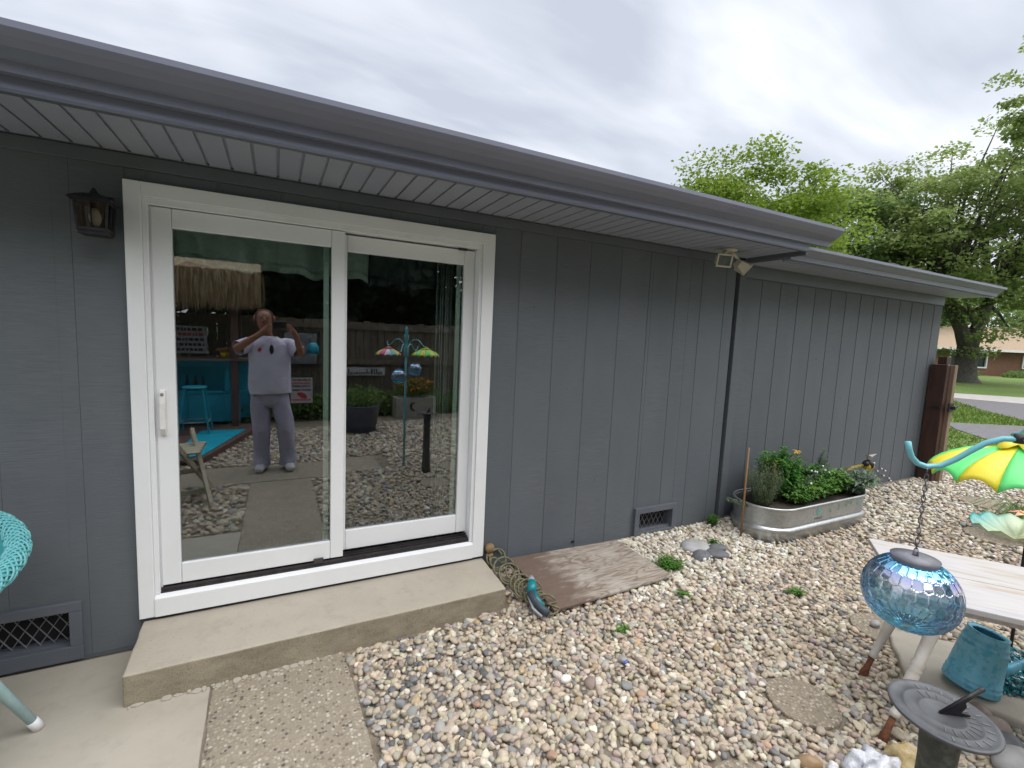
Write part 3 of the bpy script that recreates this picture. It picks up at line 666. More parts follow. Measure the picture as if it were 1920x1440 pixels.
rock('pebble_on_stone', (3.27, -1.52, .018), (.03, .026, .022), PALEST, 'single pale pebble lying on the rear stepping stone', 'stone', 31, amp=.1)
rock('shard', (1.63, -1.15, .010), (.021, .012, .010), pm('blue_glass', (.06, .09, .32), (.09, .13, .38), rough=.2), 'bright blue glass shard among the pebbles', 'glass shard', 40, amp=.2, faces=3)
rock('white_pebble', (1.27, -1.13, .018), (.03, .022, .02), pm('white_stone2', (.82, .80, .76), (.74, .72, .68), rough=.5), 'bright white pebble in the middle of the gravel', 'stone', 41, amp=.1)
# garden slab under the watering can
z_ = ground(3.1, -1.9)
rough_slab('paving_slab', SLABP, z_ - .05, z_ + .035, concrete_mat('tan_slab', (.42, .385, .325), (.36, .33, .28), .3), 'tan concrete paving slab under the watering can', 'slab', None, .015, rag=.006, seed=8, seg=.08)

# ------------------------------------------------------------------ plywood, cord, tool, stake
m, t, b = newmat('weathered_plywood'); v = coords(t, (1, 1, 1), False)
mp = N(t, 'ShaderNodeMapping'); mp.inputs['Scale'].default_value = (1.1, 5.5, 1); t.links.new(v, mp.inputs[0])
wv = N(t, 'ShaderNodeTexNoise'); wv.inputs['Scale'].default_value = 2.3; wv.inputs['Detail'].default_value = 2; wv.inputs['Distortion'].default_value = 1.1; t.links.new(mp.outputs[0], wv.inputs['Vector'])
fr = N(t, 'ShaderNodeMath', operation='MULTIPLY'); fr.inputs[1].default_value = 7.0; t.links.new(wv.outputs['Fac'], fr.inputs[0]); fc = N(t, 'ShaderNodeMath', operation='PINGPONG'); fc.inputs[1].default_value = .5; t.links.new(fr.outputs[0], fc.inputs[0])
c_ = ramp(t, fc.outputs[0], [(.05, (.20, .16, .13)), (.22, (.34, .29, .24)), (.5, (.42, .37, .315))])
c_ = mixc(t, ramp(t, noise(t, coords(t, (3, 60, 1), False), 2, 5, .65), [(.4, (0, 0, 0)), (.7, (.55, .55, .55))]), c_, (.20, .155, .125))
c_ = mixc(t, ramp(t, noise(t, v, 3.5, 5), [(.48, (0, 0, 0)), (.68, (.65, .65, .65))]), c_, (.45, .42, .39))
sp = N(t, 'ShaderNodeSeparateXYZ'); t.links.new(v, sp.inputs[0]); st = N(t, 'ShaderNodeMath', operation='ADD'); t.links.new(sp.outputs[0], st.inputs[0])
nn = N(t, 'ShaderNodeMath', operation='MULTIPLY'); nn.inputs[1].default_value = .62; t.links.new(noise(t, coords(t, (1, 3, 1), False), 5, 4), nn.inputs[0]); t.links.new(nn.outputs[0], st.inputs[1])
c_ = mixc(t, ramp(t, st.outputs[0], [(.40, (.9, .9, .9)), (.58, (0, 0, 0))]), c_, (.13, .085, .064))
t.links.new(c_, b.inputs['Base Color']); b.inputs['Roughness'].default_value = .8; bumpn(t, b, fc.outputs[0], .2, .003); PLY = m
P4 = [Vector((1.50, -.648, .054)), Vector((2.50, -.618, .066)), Vector((2.43, -.085, .112)), Vector((1.50, -.03, .102))]
m = MB(); m.prism(P4, (0, 0, .017)); ply = m.build('plywood_board', PLY, None, org=tuple(P4[0] + Vector((.10, .0, 0)))); mod = ply.modifiers.new('bevel', 'BEVEL'); mod.width = .003; mod.segments = 2
tag(ply, 'weathered brown plywood board lying on the gravel against the wall', 'board')
CORD = pm('olive_cord', (.11, .10, .055), (.17, .155, .09), rough=.55, scale=40, bump=.3)
r = random.Random(12); pts = []
loops = 15; A = Vector((1.358, -.045, .155)); Bq = Vector((1.455, -.60, .085))
for i in range(loops * 20 + 1):
    u = i / (loops * 20); th = u * loops * 2 * math.pi; k = int(u * loops)
    rr = .058 + .018 * math.sin(k * 2.4) + .01 * math.sin(u * 37); ax = A.lerp(Bq, u) + Vector((.022 * math.sin(k * 1.9 + .5), .03 * math.sin(k * 1.3), .0))
    tl_ = .5 * math.sin(k * 2.1) ; pts.append(ax + Vector((rr * math.cos(th), .035 * math.sin(th + tl_) * 1.2, max(-.04, rr * .72 * math.sin(th) * (1 - .2 * u)))))
m = MB(); m.tube(pts, .0068, 8); tag(m.build('extension_cord', CORD, None, org=tuple(A)), 'olive green cord coiled in loops between step and plywood', 'cord')
TEAL = pm('teal_plastic', (.0, .17, .20), (.0, .21, .24), rough=.35, scale=10)
TEALD = pm('navy_rubber', (.03, .045, .065), (.045, .06, .08), rough=.6, scale=30)
GREYP = pm('grey_plastic', (.34, .36, .38), (.28, .3, .32), rough=.4)
tool = thing('hand_tool', (1.40, -.56, .06), 'teal and black hand tool with grey nose lying in the coiled cord', 'power tool')
m = MB(); m.tube([(1.435, -.47, .175), (1.42, -.50, .165), (1.40, -.535, .145)], [.025, .032, .030], 12); m.build('barrel', TEAL, tool)
m = MB(); m.tube([(1.452, -.43, .185), (1.435, -.468, .176)], [.016, .024], 12); m.build('nose', GREYP, tool)
m = MB(); m.tube([(1.40, -.53, .145), (1.402, -.575, .115), (1.42, -.63, .09), (1.44, -.675, .078)], [.031, .027, .024, .022], 12); m.build('grip', TEALD, tool)
m = MB(); m.tube([(1.412, -.55, .158), (1.414, -.585, .132), (1.432, -.635, .108)], [.012, .015, .010], 8, flat=.6); m.build('grip_panel', TEAL, tool)
m = MB(); m.tube([(1.378, -.535, .13), (1.376, -.60, .085), (1.40, -.67, .066)], .008, 8); m.build('guard', GREYP, tool)
stake = thing('wooden_finial', (1.345, -.02, .08), 'weathered wooden post with a round ball top beside the step', 'post')
WOODF = pm('weathered_wood', (.27, .17, .085), (.19, .12, .06), rough=.75, scale=9, stretch=(6, 6, 1), bump=.4)
m = MB(); m.lathe([(.018, .05), (.018, .135), (.026, .14), (.026, .15), (.014, .157), (.014, .163), (.026, .172), (.033, .19), (.031, .208), (.02, .222), (0, .226)], 16, (1.335, -.035, .03)); m.build('ball_post', WOODF, stake)
MB().box(2.05, 2.075, -.012, -.001, .135, .145).build('wall_clip', BLACKM, house)

# ------------------------------------------------------------------ stock tank
tank = thing('stock_tank', (4.52, -.30, .05), 'oval galvanised steel stock tank planter with blue flower marks', 'planter')
m, t, b = newmat('galvanised'); v = coords(t, (1, 1, 1), False)
vo = N(t, 'ShaderNodeTexVoronoi'); vo.inputs['Scale'].default_value = 55; t.links.new(v, vo.inputs['Vector']); hs = N(t, 'ShaderNodeSeparateColor'); t.links.new(vo.outputs['Color'], hs.inputs[0])
c_ = mixc(t, .35, ramp(t, noise(t, v, 5, 5), [(.3, (.40, .42, .42)), (.7, (.56, .57, .57))]), ramp(t, hs.outputs[0], [(0, (.36, .38, .39)), (1, (.6, .61, .61))]))
t.links.new(c_, b.inputs['Base Color']); b.inputs['Metallic'].default_value = .85; b.inputs['Roughness'].default_value = .36; bumpn(t, b, noise(t, v, 12, 4), .1, .003); GALV = m
HL, RW = .77, .262
def oval(off, n_=18):
    r = RW + off; s = HL - RW; P = []
    for i in range(n_ + 1): t_ = -math.pi / 2 + math.pi * i / n_; P.append((4.45 + s + r * math.cos(t_), -.30 + r * math.sin(t_)))
    for i in range(n_ + 1): t_ = math.pi / 2 + math.pi * i / n_; P.append((4.45 - s + r * math.cos(t_), -.30 + r * math.sin(t_)))
    return P
def ovalstack(rows, mat, name, parent, cap=False):
    V = []; F = []; L = len(oval(0))
    for off, z in rows: V += [(x, y, z) for x, y in oval(off)]
    for j in range(len(rows) - 1):
        for i in range(L): F.append((j * L + i, j * L + (i + 1) % L, (j + 1) * L + (i + 1) % L, (j + 1) * L + i))
    if cap: F.append(tuple((len(rows) - 1) * L + i for i in range(L)))
    m = MB(); m.add(V, F, True); return m.build(name, mat, parent)
ovalstack([(-.012, 0.045), (0, 0.048), (0, 0.135), (.004, 0.145), (.014, 0.155), (.016, 0.163), (.013, 0.172), (.004, 0.182), (-.004, 0.188), (-.004, 0.196), (.002, 0.202), (0, 0.210), (0, 0.345)], GALV, 'shell', tank)
m = MB(); m.tube([(x, y, .352) for x, y in oval(.004)], .012, 8, closed=True); m.build('rim', GALV, tank)
ovalstack([(0, 0.345), (-.006, 0.344), (-.006, 0.290)], GALV, 'inner_wall', tank)
ovalstack([(-.006, 0.295), (-.10, 0.305), (-.2, 0.310)], pm('potting_soil', (.03, .023, .018), (.05, .04, .03), rough=.95, scale=30, bump=.8), 'soil', tank, cap=True)
# marks painted on the front
AQUA = pm('aqua_paint', (.13, .42, .40), (.18, .45, .42), rough=.6, metal=.2, scale=60); AQG = pm('green_paint', (.20, .36, .27), (.25, .4, .3), rough=.6, metal=.3, scale=60)
for i, (x_, z_, s_, mt) in enumerate([(4.30, .33, .030, AQUA), (4.47, .318, .016, AQG), (4.60, .318, .014, AQG), (4.605, .345, .012, AQG), (4.72, .33, .014, AQG), (4.745, .352, .012, AQG), (4.80, .345, .014, AQG), (4.92, .335, .022, AQUA)]):
    m = MB(); yy = -.30 - RW - .0015; z_ -= .04
    for k in range(6):
        a_ = k * math.pi / 3 + i; m.add([(x_ + s_ * .75 * math.cos(a_) + s_ * .42 * math.cos(q * math.pi / 4), yy - .0004 * k, z_ + s_ * .75 * math.sin(a_) + s_ * .42 * math.sin(q * math.pi / 4)) for q in range(8)], [tuple(range(8))])
    m.build('painted_flower', mt, tank)
def text(body, size, loc, rot, mat, parent, name, ext=.0006):
    cu = bpy.data.curves.new(name, 'FONT'); cu.body = body; cu.size = size; cu.extrude = ext; cu.align_x = 'CENTER'; cu.align_y = 'CENTER'
    tmp = bpy.data.objects.new(name, cu); COL.objects.link(tmp); dg = bpy.context.evaluated_depsgraph_get(); me = bpy.data.meshes.new_from_object(tmp.evaluated_get(dg))
    bpy.data.objects.remove(tmp); o = bpy.data.objects.new(name, me); COL.objects.link(o); me.materials.clear(); me.materials.append(mat)
    if parent: o.parent = parent; o.location = Vector(loc) - wloc(parent)
    else: o.location = loc
    o.rotation_euler = rot; return o
INK = pm('faded_ink', (.12, .12, .13), (.18, .18, .19), rough=.6)
INK2 = pm('pale_ink', (.27, .27, .30), (.32, .32, .35), rough=.5, metal=.5)
text('PARSLEY', .030, (4.30, -.30 - RW - .0015, .228), (rad(90), 0, 0), INK, tank, 'lettering')
text('CHIVE', .060, (4.78, -.30 - RW - .0015, .10), (rad(90), 0, 0), INK2, tank, 'lettering')

# ------------------------------------------------------------------ table
WOODW = pm('whitewashed_wood', (.41, .40, .425), (.40, .345, .275), rough=.6, scale=3.2, stretch=(.8, 6, 1), bump=.25, bscale=14, c3=(.50, .485, .48), lo=.3, hi=.7)
WPAINT = pm('white_turned_paint', (.68, .65, .61), (.56, .52, .47), rough=.5, scale=14)
RUST = pm('rust', (.20, .075, .03), (.10, .04, .025), rough=.9, scale=60, bump=.6)
tab = thing('white_table', (3.0, -2.3, .06), 'low whitewashed plank table on turned white legs', 'table')
LD = Vector((.6, -.8, 0)); SD = Vector((-.81, -.587, 0)); C0 = Vector((2.91, -1.59, .675))
Rt = Matrix((LD, -SD, (0, 0, 1))).transposed()
for i in range(2):
    m = MB(); m.obox((0, 0, 0), (1.35, .322, .026)); o = m.build('tabletop_plank', WOODW, tab, local=True, bevel=.004)
    o.location = C0 + LD * .675 + SD * (.163 + .327 * i) + Vector((0, 0, .013)) - wloc(tab); o.rotation_euler = (0, 0, math.atan2(LD.y, LD.x))
m = MB(); cA = C0 + LD * .10 + SD * .06; 
for a_, b_ in ((SD * .06, SD * .06 + LD * 1.2), (SD * .60, SD * .60 + LD * 1.2)):
    p = C0 + LD * .08 + a_; q = C0 + LD * .08 + b_; m.bar(p - Vector((0, 0, .018)), q - Vector((0, 0, .018)), .02, .032)
for u in (.08, 1.27): m.bar(C0 + LD * u + SD * .07 - Vector((0, 0, .035)), C0 + LD * u + SD * .59 - Vector((0, 0, .018)), .02, .03)
m.build('apron', WOODW, tab, bevel=.003)
m = MB(); m.tube([C0 + LD * .52 + SD * (.49 + .035 * (1 if i % 2 else -.0) * (.5 + .2 * (i % 3))) + LD * (.012 * i) + Vector((0, 0, .0275)) for i in range(9)], .002, 5); m.build('twig', BLACKM, tab)
def turned_leg(foot, top, name='table_leg'):
    f, tp = Vector(foot), Vector(top); d = (tp - f).normalized(); L = (tp - f).length
    q = Vector((0, 0, 1)).rotation_difference(d).to_matrix()
    m = MB(); pr = [(.014, .10), (.020, .105), (.020, .12), (.015, .13), (.016, .16), (.022, .24), (.024, .29), (.020, .30), (.027, .31), (.020, .32), (.027, .33), (.021, .345), (.023, .42), (.026, .47), (.021, .48), (.028, .49), (.021, .50), (.028, .51), (.022, .52), (.024, L)]
    m.lathe([(r_, z * L / .62 if z != L else L) for r_, z in pr], 16, f, q); lg = m.build(name, WPAINT, tab)
    m = MB(); m.lathe([(.017, -.02), (.019, .02), (.014, .035), (.0125, .102)], 12, f, q); m.build('rusted_foot', RUST, lg)
gz = lambda x, y: ground(x, y)
turned_leg((2.735, -1.722, gz(2.735, -1.722)), C0 + LD * .19 + SD * .17 - Vector((0, 0, .002)))
turned_leg((2.365, -1.985, gz(2.365, -1.985)), C0 + LD * .19 + SD * .53 - Vector((0, 0, .002)))
turned_leg(C0 + LD * 1.35 + SD * .1 - Vector((0, 0, .61)), C0 + LD * 1.16 + SD * .15 - Vector((0, 0, .002)))
turned_leg(C0 + LD * 1.35 + SD * .6 - Vector((0, 0, .61)), C0 + LD * 1.16 + SD * .5 - Vector((0, 0, .002)))

# ------------------------------------------------------------------ watering can, glass chips
CANM = pm('teal_tin', (.09, .40, .58), (.13, .50, .68), rough=.42, metal=.1, scale=35, bump=.12, bscale=60, c3=(.20, .50, .66))
zc = z_ + .036
can = thing('watering_can', (3.055, -2.03, ground(3.1, -1.9) + .036), 'turquoise tin watering can standing on the tan slab', 'watering can')
zc = ground(3.1, -1.9) + .036
Rc = (Matrix.Rotation(rad(11), 3, Vector((.447, .893, 0)))) * .88
co = Vector((3.085, -2.02, zc + .012))
prof = [(.0, .002), (.122, .002), (.125, .008), (.123, .03), (.126, .034), (.122, .038), (.119, .055), (.122, .059), (.118, .063), (.103, .235), (.106, .239), (.101, .243), (.098, .265), (.101, .269), (.097, .273), (.088, .315), (.091, .322), (.085, .322), (.068, .318), (.066, .31), (.078, .30), (.09, .2), (.11, .02), (.0, .012)]
m = MB(); m.lathe(prof, 40, co, Rc); m.build('body', CANM, can)
pt = lambda x, y, z: co + Rc @ Vector((x, y, z))
m = MB(); m.tube([pt(.10, -.05, .10), pt(.17, -.085, .14), pt(.26, -.13, .22), pt(.31, -.155, .285)], [.03, .022, .015, .012], 12); m.lathe([(.012, 0), (.035, .03), (.037, .034), (.0, .037)], 16, pt(.31, -.155, .285), Vector((0, 0, 1)).rotation_difference(Vector((.8, -.4, .5)).normalized()).to_matrix()); m.build('spout', CANM, can)
m = MB(); m.tube([pt(-.085 + .0, .06, .28), pt(-.03, .055, .37), pt(.03, .0, .40), pt(.05, -.06, .35), pt(.05, -.075, .31)][:0] or [pt(.075, .055, .28), pt(.13, .10, .30), pt(.17, .13, .24), pt(.16, .12, .13), pt(.105, .075, .06)], .008, 8); m.build('handle', CANM, can)
r = random.Random(3); m = MB()
for i in range(700):
    a_ = r.uniform(0, 6.28); rr = math.sqrt(r.random()) * .23; x_, y_ = 3.42 + rr * 1.2 * math.cos(a_), -2.05 + rr * .7 * math.sin(a_)
    m.obox((x_, y_, ground(x_, y_) + .035 + r.uniform(0, .03)), (r.uniform(.012, .03), r.uniform(.01, .02), r.uniform(.006, .014)), (r.uniform(0, 3), r.uniform(0, 3), r.uniform(0, 3)))
tag(m.build('glass_chips', pm('glass_chip', (.02, .30, .34), (.35, .55, .58), rough=.08, scale=40, c3=(.01, .12, .16), lo=.35, hi=.65, spec=1), None, org=(3.42, -2.05, .1)), 'heap of glittering turquoise glass chips right of the watering can', 'glass chips', None, 'stuff')

# ------------------------------------------------------------------ sundial
sdl = thing('sundial', (1.62, -2.395, .05), 'round grey metal sundial with black gnomon on a dark stone pedestal', 'sundial')
PEWT = pm('pewter', (.085, .09, .098), (.13, .135, .145), rough=.55, metal=.25, scale=14, bump=.35, bscale=45, dist=.003)
GRAN = pm('dark_granite', (.055, .06, .055), (.13, .135, .12), rough=.7, scale=34, bump=.5, bscale=60, dist=.006, c3=(.08, .085, .075))
sc3 = Vector((1.62, -2.395, .745)); Rs = Matrix.Rotation(rad(3), 3, 'X')
m = MB(); m.lathe([(.058, ground(1.62, -2.4) - .05), (.050, .12), (.043, .3), (.041, .60), (.046, .722), (.05, .735)], 20, (1.625, -2.395, 0)); ped = m.build('pedestal', GRAN, sdl)
m = MB(); m.lathe([(.0, -.008), (.112, -.008), (.118, -.004), (.120, .002), (.118, .005), (.110, .004), (.106, .0022), (.086, .002), (.084, .004), (.081, .002), (.052, .002), (.050, .0035), (.047, .002), (.0, .002)], 64, sc3, Rs); m.build('dial_plate', PEWT, sdl)
m = MB()
for k in range(-13, 14):
    a_ = math.radians(-45 + k * 8.5); big_ = k % 2 == 0
    d = Vector((math.cos(a_), math.sin(a_), 0)); p0, p1 = (.087, .103) if big_ else (.055, .078); m.bar(sc3 + Rs @ (d * p0 + Vector((0, 0, .0026))), sc3 + Rs @ (d * p1 + Vector((0, 0, .0026))), .0042 if big_ else .0016, .002)
m.build('hour_marks', pm('pewter_light', (.19, .195, .205), (.15, .155, .165), rough=.5, metal=.25), sdl)
m = MB(); g1 = Vector((.0, .035, .003)); gd = Vector((.80, -.35, 0)).normalized(); gd = Vector((.84, -.54, 0))
gp = [Vector((0, 0, .003)) - gd * .008, Vector((0, 0, .003)) + gd * .066, Vector((0, 0, .008)) + gd * .066, Vector((0, 0, .012)) + gd * .042, Vector((0, 0, .030)) + gd * .054, Vector((0, 0, .042)) + gd * .050, Vector((0, 0, .080)) + gd * .088, Vector((0, 0, .086)) + gd * .083]
sd_ = Vector((-gd.y, gd.x, 0)) * .004
m.prism([sc3 + p - sd_ for p in gp], sd_ * 2); m.tube([sc3 + gp[0], sc3 + gp[7] + gd * .008], [.004, .006], 8); m.build('gnomon', BLACKM, sdl)
# ------------------------------------------------------------------ feeder pole with hooks, globes, parasols
AQP = pm('aqua_pole_paint', (.15, .46, .53), (.18, .5, .57), rough=.35, scale=9, bump=.05)
pole = thing('shepherd_hook_pole', (1.415, -2.65, ground(1.415, -2.65)), 'turquoise pole with four curled hook arms, right of the photographer', 'hook pole')
m = MB(); m.tube([(1.415, -2.65, .0), (1.415, -2.65, 1.68)], .014, 12); m.lathe([(.014, 1.40), (.03, 1.41), (.03, 1.52), (.018, 1.54), (.018, 1.60), (.028, 1.62), (.028, 1.66), (.016, 1.69), (.022, 1.72), (.02, 1.75), (0, 1.78)], 16, (1.415, -2.65, 0)); m.build('pole', AQP, pole)
ARM = [(1.2545, -2.386, 1.525), (1.257, -2.389, 1.508), (1.262, -2.393, 1.492), (1.273, -2.401, 1.478), (1.288, -2.412, 1.4725), (1.300, -2.432, 1.479), (1.310, -2.451, 1.497), (1.320, -2.470, 1.520), (1.330, -2.488, 1.540), (1.342, -2.510, 1.5535), (1.356, -2.537, 1.557), (1.370, -2.564, 1.55), (1.385, -2.592, 1.53), (1.400, -2.622, 1.50), (1.413, -2.646, 1.46)]
def arm(da, dz, cut=0, short=1.0):
    R_ = Matrix.Rotation(da, 3, 'Z'); c_ = Vector((1.415, -2.65, 0)); P = []
    for p in ARM[cut:]:
        q = R_ @ (Vector(p) - c_); q.x *= short; q.y *= short; P.append(q + c_ + Vector((0, 0, dz)))
    m = MB(); m.tube(P, .0072, 10, flat=.8); return m.build('hook_arm', AQP, pole), P
arm(0, 0)
_, PB = arm(rad(-71), .062, 4)
_, PC = arm(rad(113.7), .06)
_, PD = arm(rad(190.7), 0)
CH = pm('dark_chain', (.05, .045, .055), (.3, .29, .32), rough=.35, metal=.6, scale=90)
m = MB(); m.tube([(1.352, -2.530, 1.548), (1.352, -2.530, 1.566)], .009, 8); m.build('clip', BLACKM, pole)
def iridescent(name, zc, h, tint):
    "thin coated glass: the coating is strongest near the top, the glass bluest near the bottom and the rim"
    m = bpy.data.materials.new(name); m.use_nodes = True; t = m.node_tree; t.nodes.clear(); o = N(t, 'ShaderNodeOutputMaterial')
    lw = N(t, 'ShaderNodeLayerWeight'); lw.inputs[0].default_value = .45; ge = N(t, 'ShaderNodeTexCoord'); sx = N(t, 'ShaderNodeSeparateXYZ'); t.links.new(ge.outputs['Object'], sx.inputs[0])
    mr = N(t, 'ShaderNodeMapRange'); mr.inputs['From Min'].default_value = -h; mr.inputs['From Max'].default_value = h; t.links.new(sx.outputs[2], mr.inputs[0]); hz = mr.outputs[0]
    gl = N(t, 'ShaderNodeBsdfGlossy'); gl.inputs['Roughness'].default_value = .05; tr = N(t, 'ShaderNodeBsdfTransparent'); df = N(t, 'ShaderNodeBsdfTranslucent'); dd = N(t, 'ShaderNodeBsdfDiffuse')
    t.links.new(ramp(t, hz, [(0, (.25, .85, 1)), (.3, (.75, .8, 1)), (.6, (1, .95, 1)), (.74, (1, .85, .95)), (.82, (.66, .62, 1)), (.9, (.25, .65, 1))]), gl.inputs[0])
    c1 = ramp(t, lw.outputs['Facing'], [(0, tint[0]), (.9, tint[1])]); c2 = ramp(t, hz, [(0, (.35, .80, .95)), (.35, (.85, .97, 1)), (.75, (.9, .95, 1)), (1, (.35, .7, 1))])
    t.links.new(mixc(t, 1.0, c1, c2, 'MULTIPLY'), tr.inputs[0]); df.inputs[0].default_value = (.30, .62, .75, 1); dd.inputs[0].default_value = (.28, .52, .64, 1)
    s0 = N(t, 'ShaderNodeMixShader'); s0.inputs[0].default_value = .5; t.links.new(df.outputs[0], s0.inputs[1]); t.links.new(dd.outputs[0], s0.inputs[2])
    a = N(t, 'ShaderNodeMixShader'); t.links.new(ramp(t, hz, [(0, (.50, .50, .50)), (.4, (.26, .26, .26)), (1, (.3, .3, .3))]), a.inputs[0]); t.links.new(tr.outputs[0], a.inputs[1]); t.links.new(s0.outputs[0], a.inputs[2])
    b_ = N(t, 'ShaderNodeMixShader'); fr = N(t, 'ShaderNodeFresnel'); fr.inputs[0].default_value = 1.35
    ad = N(t, 'ShaderNodeMath', operation='ADD'); ad.use_clamp = True; t.links.new(fr.outputs[0], ad.inputs[0]); t.links.new(ramp(t, hz, [(.2, (.05, .05, .05)), (.60, (.08, .08, .08)), (.76, (.55, .55, .55))]), ad.inputs[1]); t.links.new(ad.outputs[0], b_.inputs[0])
    t.links.new(a.outputs[0], b_.inputs[1]); t.links.new(gl.outputs[0], b_.inputs[2]); t.links.new(b_.outputs[0], o.inputs[0]); return m
IRID = iridescent('iridescent_glass', 0, .081, ((.93, .98, 1), (.55, .82, .90)))
def globe(hook, zc, r, h, label):
    hx, hy = hook[0], hook[1]; th = thing('glass_globe', (hx, hy, zc), label, 'globe', 'glass globes hanging on the hook pole')
    n_ = 24; rows = []
    nc = 26; nu, nv = nc * 10, 96; dth = 2 * math.pi / nc; drow = dth * 1.3; V = []
    lat0, lat1 = rad(-88), rad(66)
    for j in range(nv + 1):
        la = lat0 + (lat1 - lat0) * j / nv
        for k in range(nu):
            lo = 2 * math.pi * k / nu; best = nxt = 9
            for rr in (math.floor(la / drow), math.floor(la / drow) + 1):
                o_ = .5 * (rr % 2); cc = round(lo / dth - o_); dx = (lo - (cc + o_) * dth) * max(.35, math.cos(la)); dy = la - rr * drow; dy *= .75; d_ = dx * dx + dy * dy; o2 = o_ + (1 if dx > 0 else -1); dx2 = (lo - (cc + o2) * dth) * max(.35, math.cos(la)); d2 = dx2 * dx2 + dy * dy
                for q in (d_, d2):
                    if q < best: best, nxt = q, best
                    elif q < nxt: nxt = q
            edge = max(0, 1 - (math.sqrt(nxt) - math.sqrt(best)) / .035); f = (1 + .5 * best) * .985 + .007 * edge; V.append((hx + r * f * math.cos(la) ** .8 * math.cos(lo), hy + r * f * math.cos(la) ** .8 * math.sin(lo), zc + h * f * math.sin(la)))
    F = [(j * nu + k, j * nu + (k + 1) % nu, (j + 1) * nu + (k + 1) % nu, (j + 1) * nu + k) for j in range(nv) for k in range(nu)]
    m = MB(); m.add(V, F, False); g = m.build('glass_shell', IRID, th)
    zt = zc + h * math.sin(rad(66)); m = MB(); m.lathe([(.0, .013), (.012, .013), (.045, .009), (r * .47, .003), (r * .48, -.004), (r * .45, -.012), (0, -.012)], 28, (hx, hy, zt)); m.build('solar_cap', pm('cap_grey', (.16, .16, .19), (.24, .24, .28), rough=.4, scale=20), th)
    m = MB(); z0, z1 = zt + .016, hook[2]; nl = max(4, int((z1 - z0) / .0115))
    for i in range(nl):
        za = z0 + (z1 - z0) * i / nl - .003; zb = z0 + (z1 - z0) * (i + 1) / nl + .003; zm = (za + zb) / 2; hh = (zb - za) / 2; u = Vector((1, 0, 0)) if i % 2 else Vector((0, 1, 0)); u = Matrix.Rotation(rad(25), 3, 'Z') @ u
        m.tube([Vector((hx, hy, zm)) + u * .0034 * math.cos(q * math.pi / 5) + Vector((0, 0, hh * math.sin(q * math.pi / 5))) for q in range(10)], .0011, 5, closed=True)
    m.tube([(hx, hy, zt + .008), (hx, hy, zt + .028)], [.007, .004], 10)
    m.build('chain', CH, th); return th
globe((1.2775, -2.418, 1.468), 1.184, .091, .081, 'pale blue faceted glass globe hanging by a chain over the white table')
globe((PD[4].x, PD[4].y, PD[4].z - .004), 1.23, .088, .078, 'second blue glass globe on the pole, seen only reflected in the door')
def parasol(c_, r, hgt, cols, label, caps=None, n_=10, rot=0, hook=None):
    th = thing('hanging_parasol', (c_[0], c_[1], c_[2] - hgt), label, 'parasol', 'small metal parasols hanging on the hook pole')
    c_ = Vector(c_); RR = 7; 
    for k in range(n_):
        V = []; F = []; W_ = 6
        for i in range(RR + 1):
            u = i / RR
            for j in range(W_ + 1):
                v = j / W_; q = rot + 2 * math.pi * (k + v) / n_
                sag = .10 * u * u * 4 * v * (1 - v); uu = u * (1 - .085 * (4 * v * (1 - v)) * (1 if i == RR else u ** 6))
                z = -hgt * (uu ** 1.32) * (1 - .0) + hgt * sag; rr = r * math.sin(min(1, uu) * 1.45) / math.sin(1.45)
                V.append(c_ + Vector((rr * math.cos(q), rr * math.sin(q), z)))
        for i in range(RR):
            for j in range(W_): a_ = i * (W_ + 1) + j; F.append((a_, a_ + W_ + 1, a_ + W_ + 2, a_ + 1))
        m = MB(); m.add(V, F, True); o = m.build('canopy_panel', cols[k % len(cols)], th); s = o.modifiers.new('solid', 'SOLIDIFY'); s.thickness = .0025
    m = MB()
    for k in range(8):
        q = rot + 2 * math.pi * (k + .5) / 8; d = Vector((math.cos(q), math.sin(q), 0)); sd_ = Vector((-d.y, d.x, 0)); Ls = r * .40
        V = [c_ + Vector((0, 0, .004)), c_ + d * Ls * .55 + sd_ * Ls * .26 + Vector((0, 0, -hgt * .06)), c_ + d * Ls * .9 + sd_ * Ls * .17 + Vector((0, 0, -hgt * .16)), c_ + d * Ls + Vector((0, 0, -hgt * .20)), c_ + d * Ls * .9 - sd_ * Ls * .17 + Vector((0, 0, -hgt * .16)), c_ + d * Ls * .55 - sd_ * Ls * .26 + Vector((0, 0, -hgt * .06))]
        m.add([v + Vector((0, 0, .006)) for v in V], [(0, 1, 2, 3, 4, 5)], True)
    o = m.build('cap_petals', caps or cols[0], th); s = o.modifiers.new('solid', 'SOLIDIFY'); s.thickness = .002
    m = MB(); m.lathe([(r * .17, -.001), (r * .14, .008), (.0, .014)], 16, c_ + Vector((0, 0, .006))); m.build('cap', cols[1], th)
    m = MB(); m.tube([c_ + Vector((0, 0, .01)), (hook or c_) + Vector((0, 0, -.002))], .002, 6); m.tube([c_, c_ - Vector((0, 0, hgt * .7))], .004, 6); m.build('wire', BLACKM, th); return th
YEL = pm('yellow_enamel', (.88, .76, .05), (.84, .70, .04), rough=.4, scale=8); LIM = pm('lime_enamel', (.12, .78, .18), (.16, .82, .24), rough=.4, scale=8); PINK = pm('pink_enamel', (.75, .06, .30), (.7, .05, .26), rough=.4); SKYB = pm('sky_enamel', (.20, .55, .62), (.25, .6, .66), rough=.4)
parasol((1.607, -2.468, 1.518), .168, .100, [YEL, LIM], 'yellow and lime striped metal parasol at the right edge', YEL, 14, .1, hook=PB[0])
parasol((PC[4].x, PC[4].y, PC[4].z - .03), .16, .10, [PINK, YEL, SKYB, pm('white_enamel', (.8, .8, .8), (.75, .75, .75))], 'pink, yellow and blue metal parasol, seen only reflected in the door', PINK, 12, hook=PC[4])

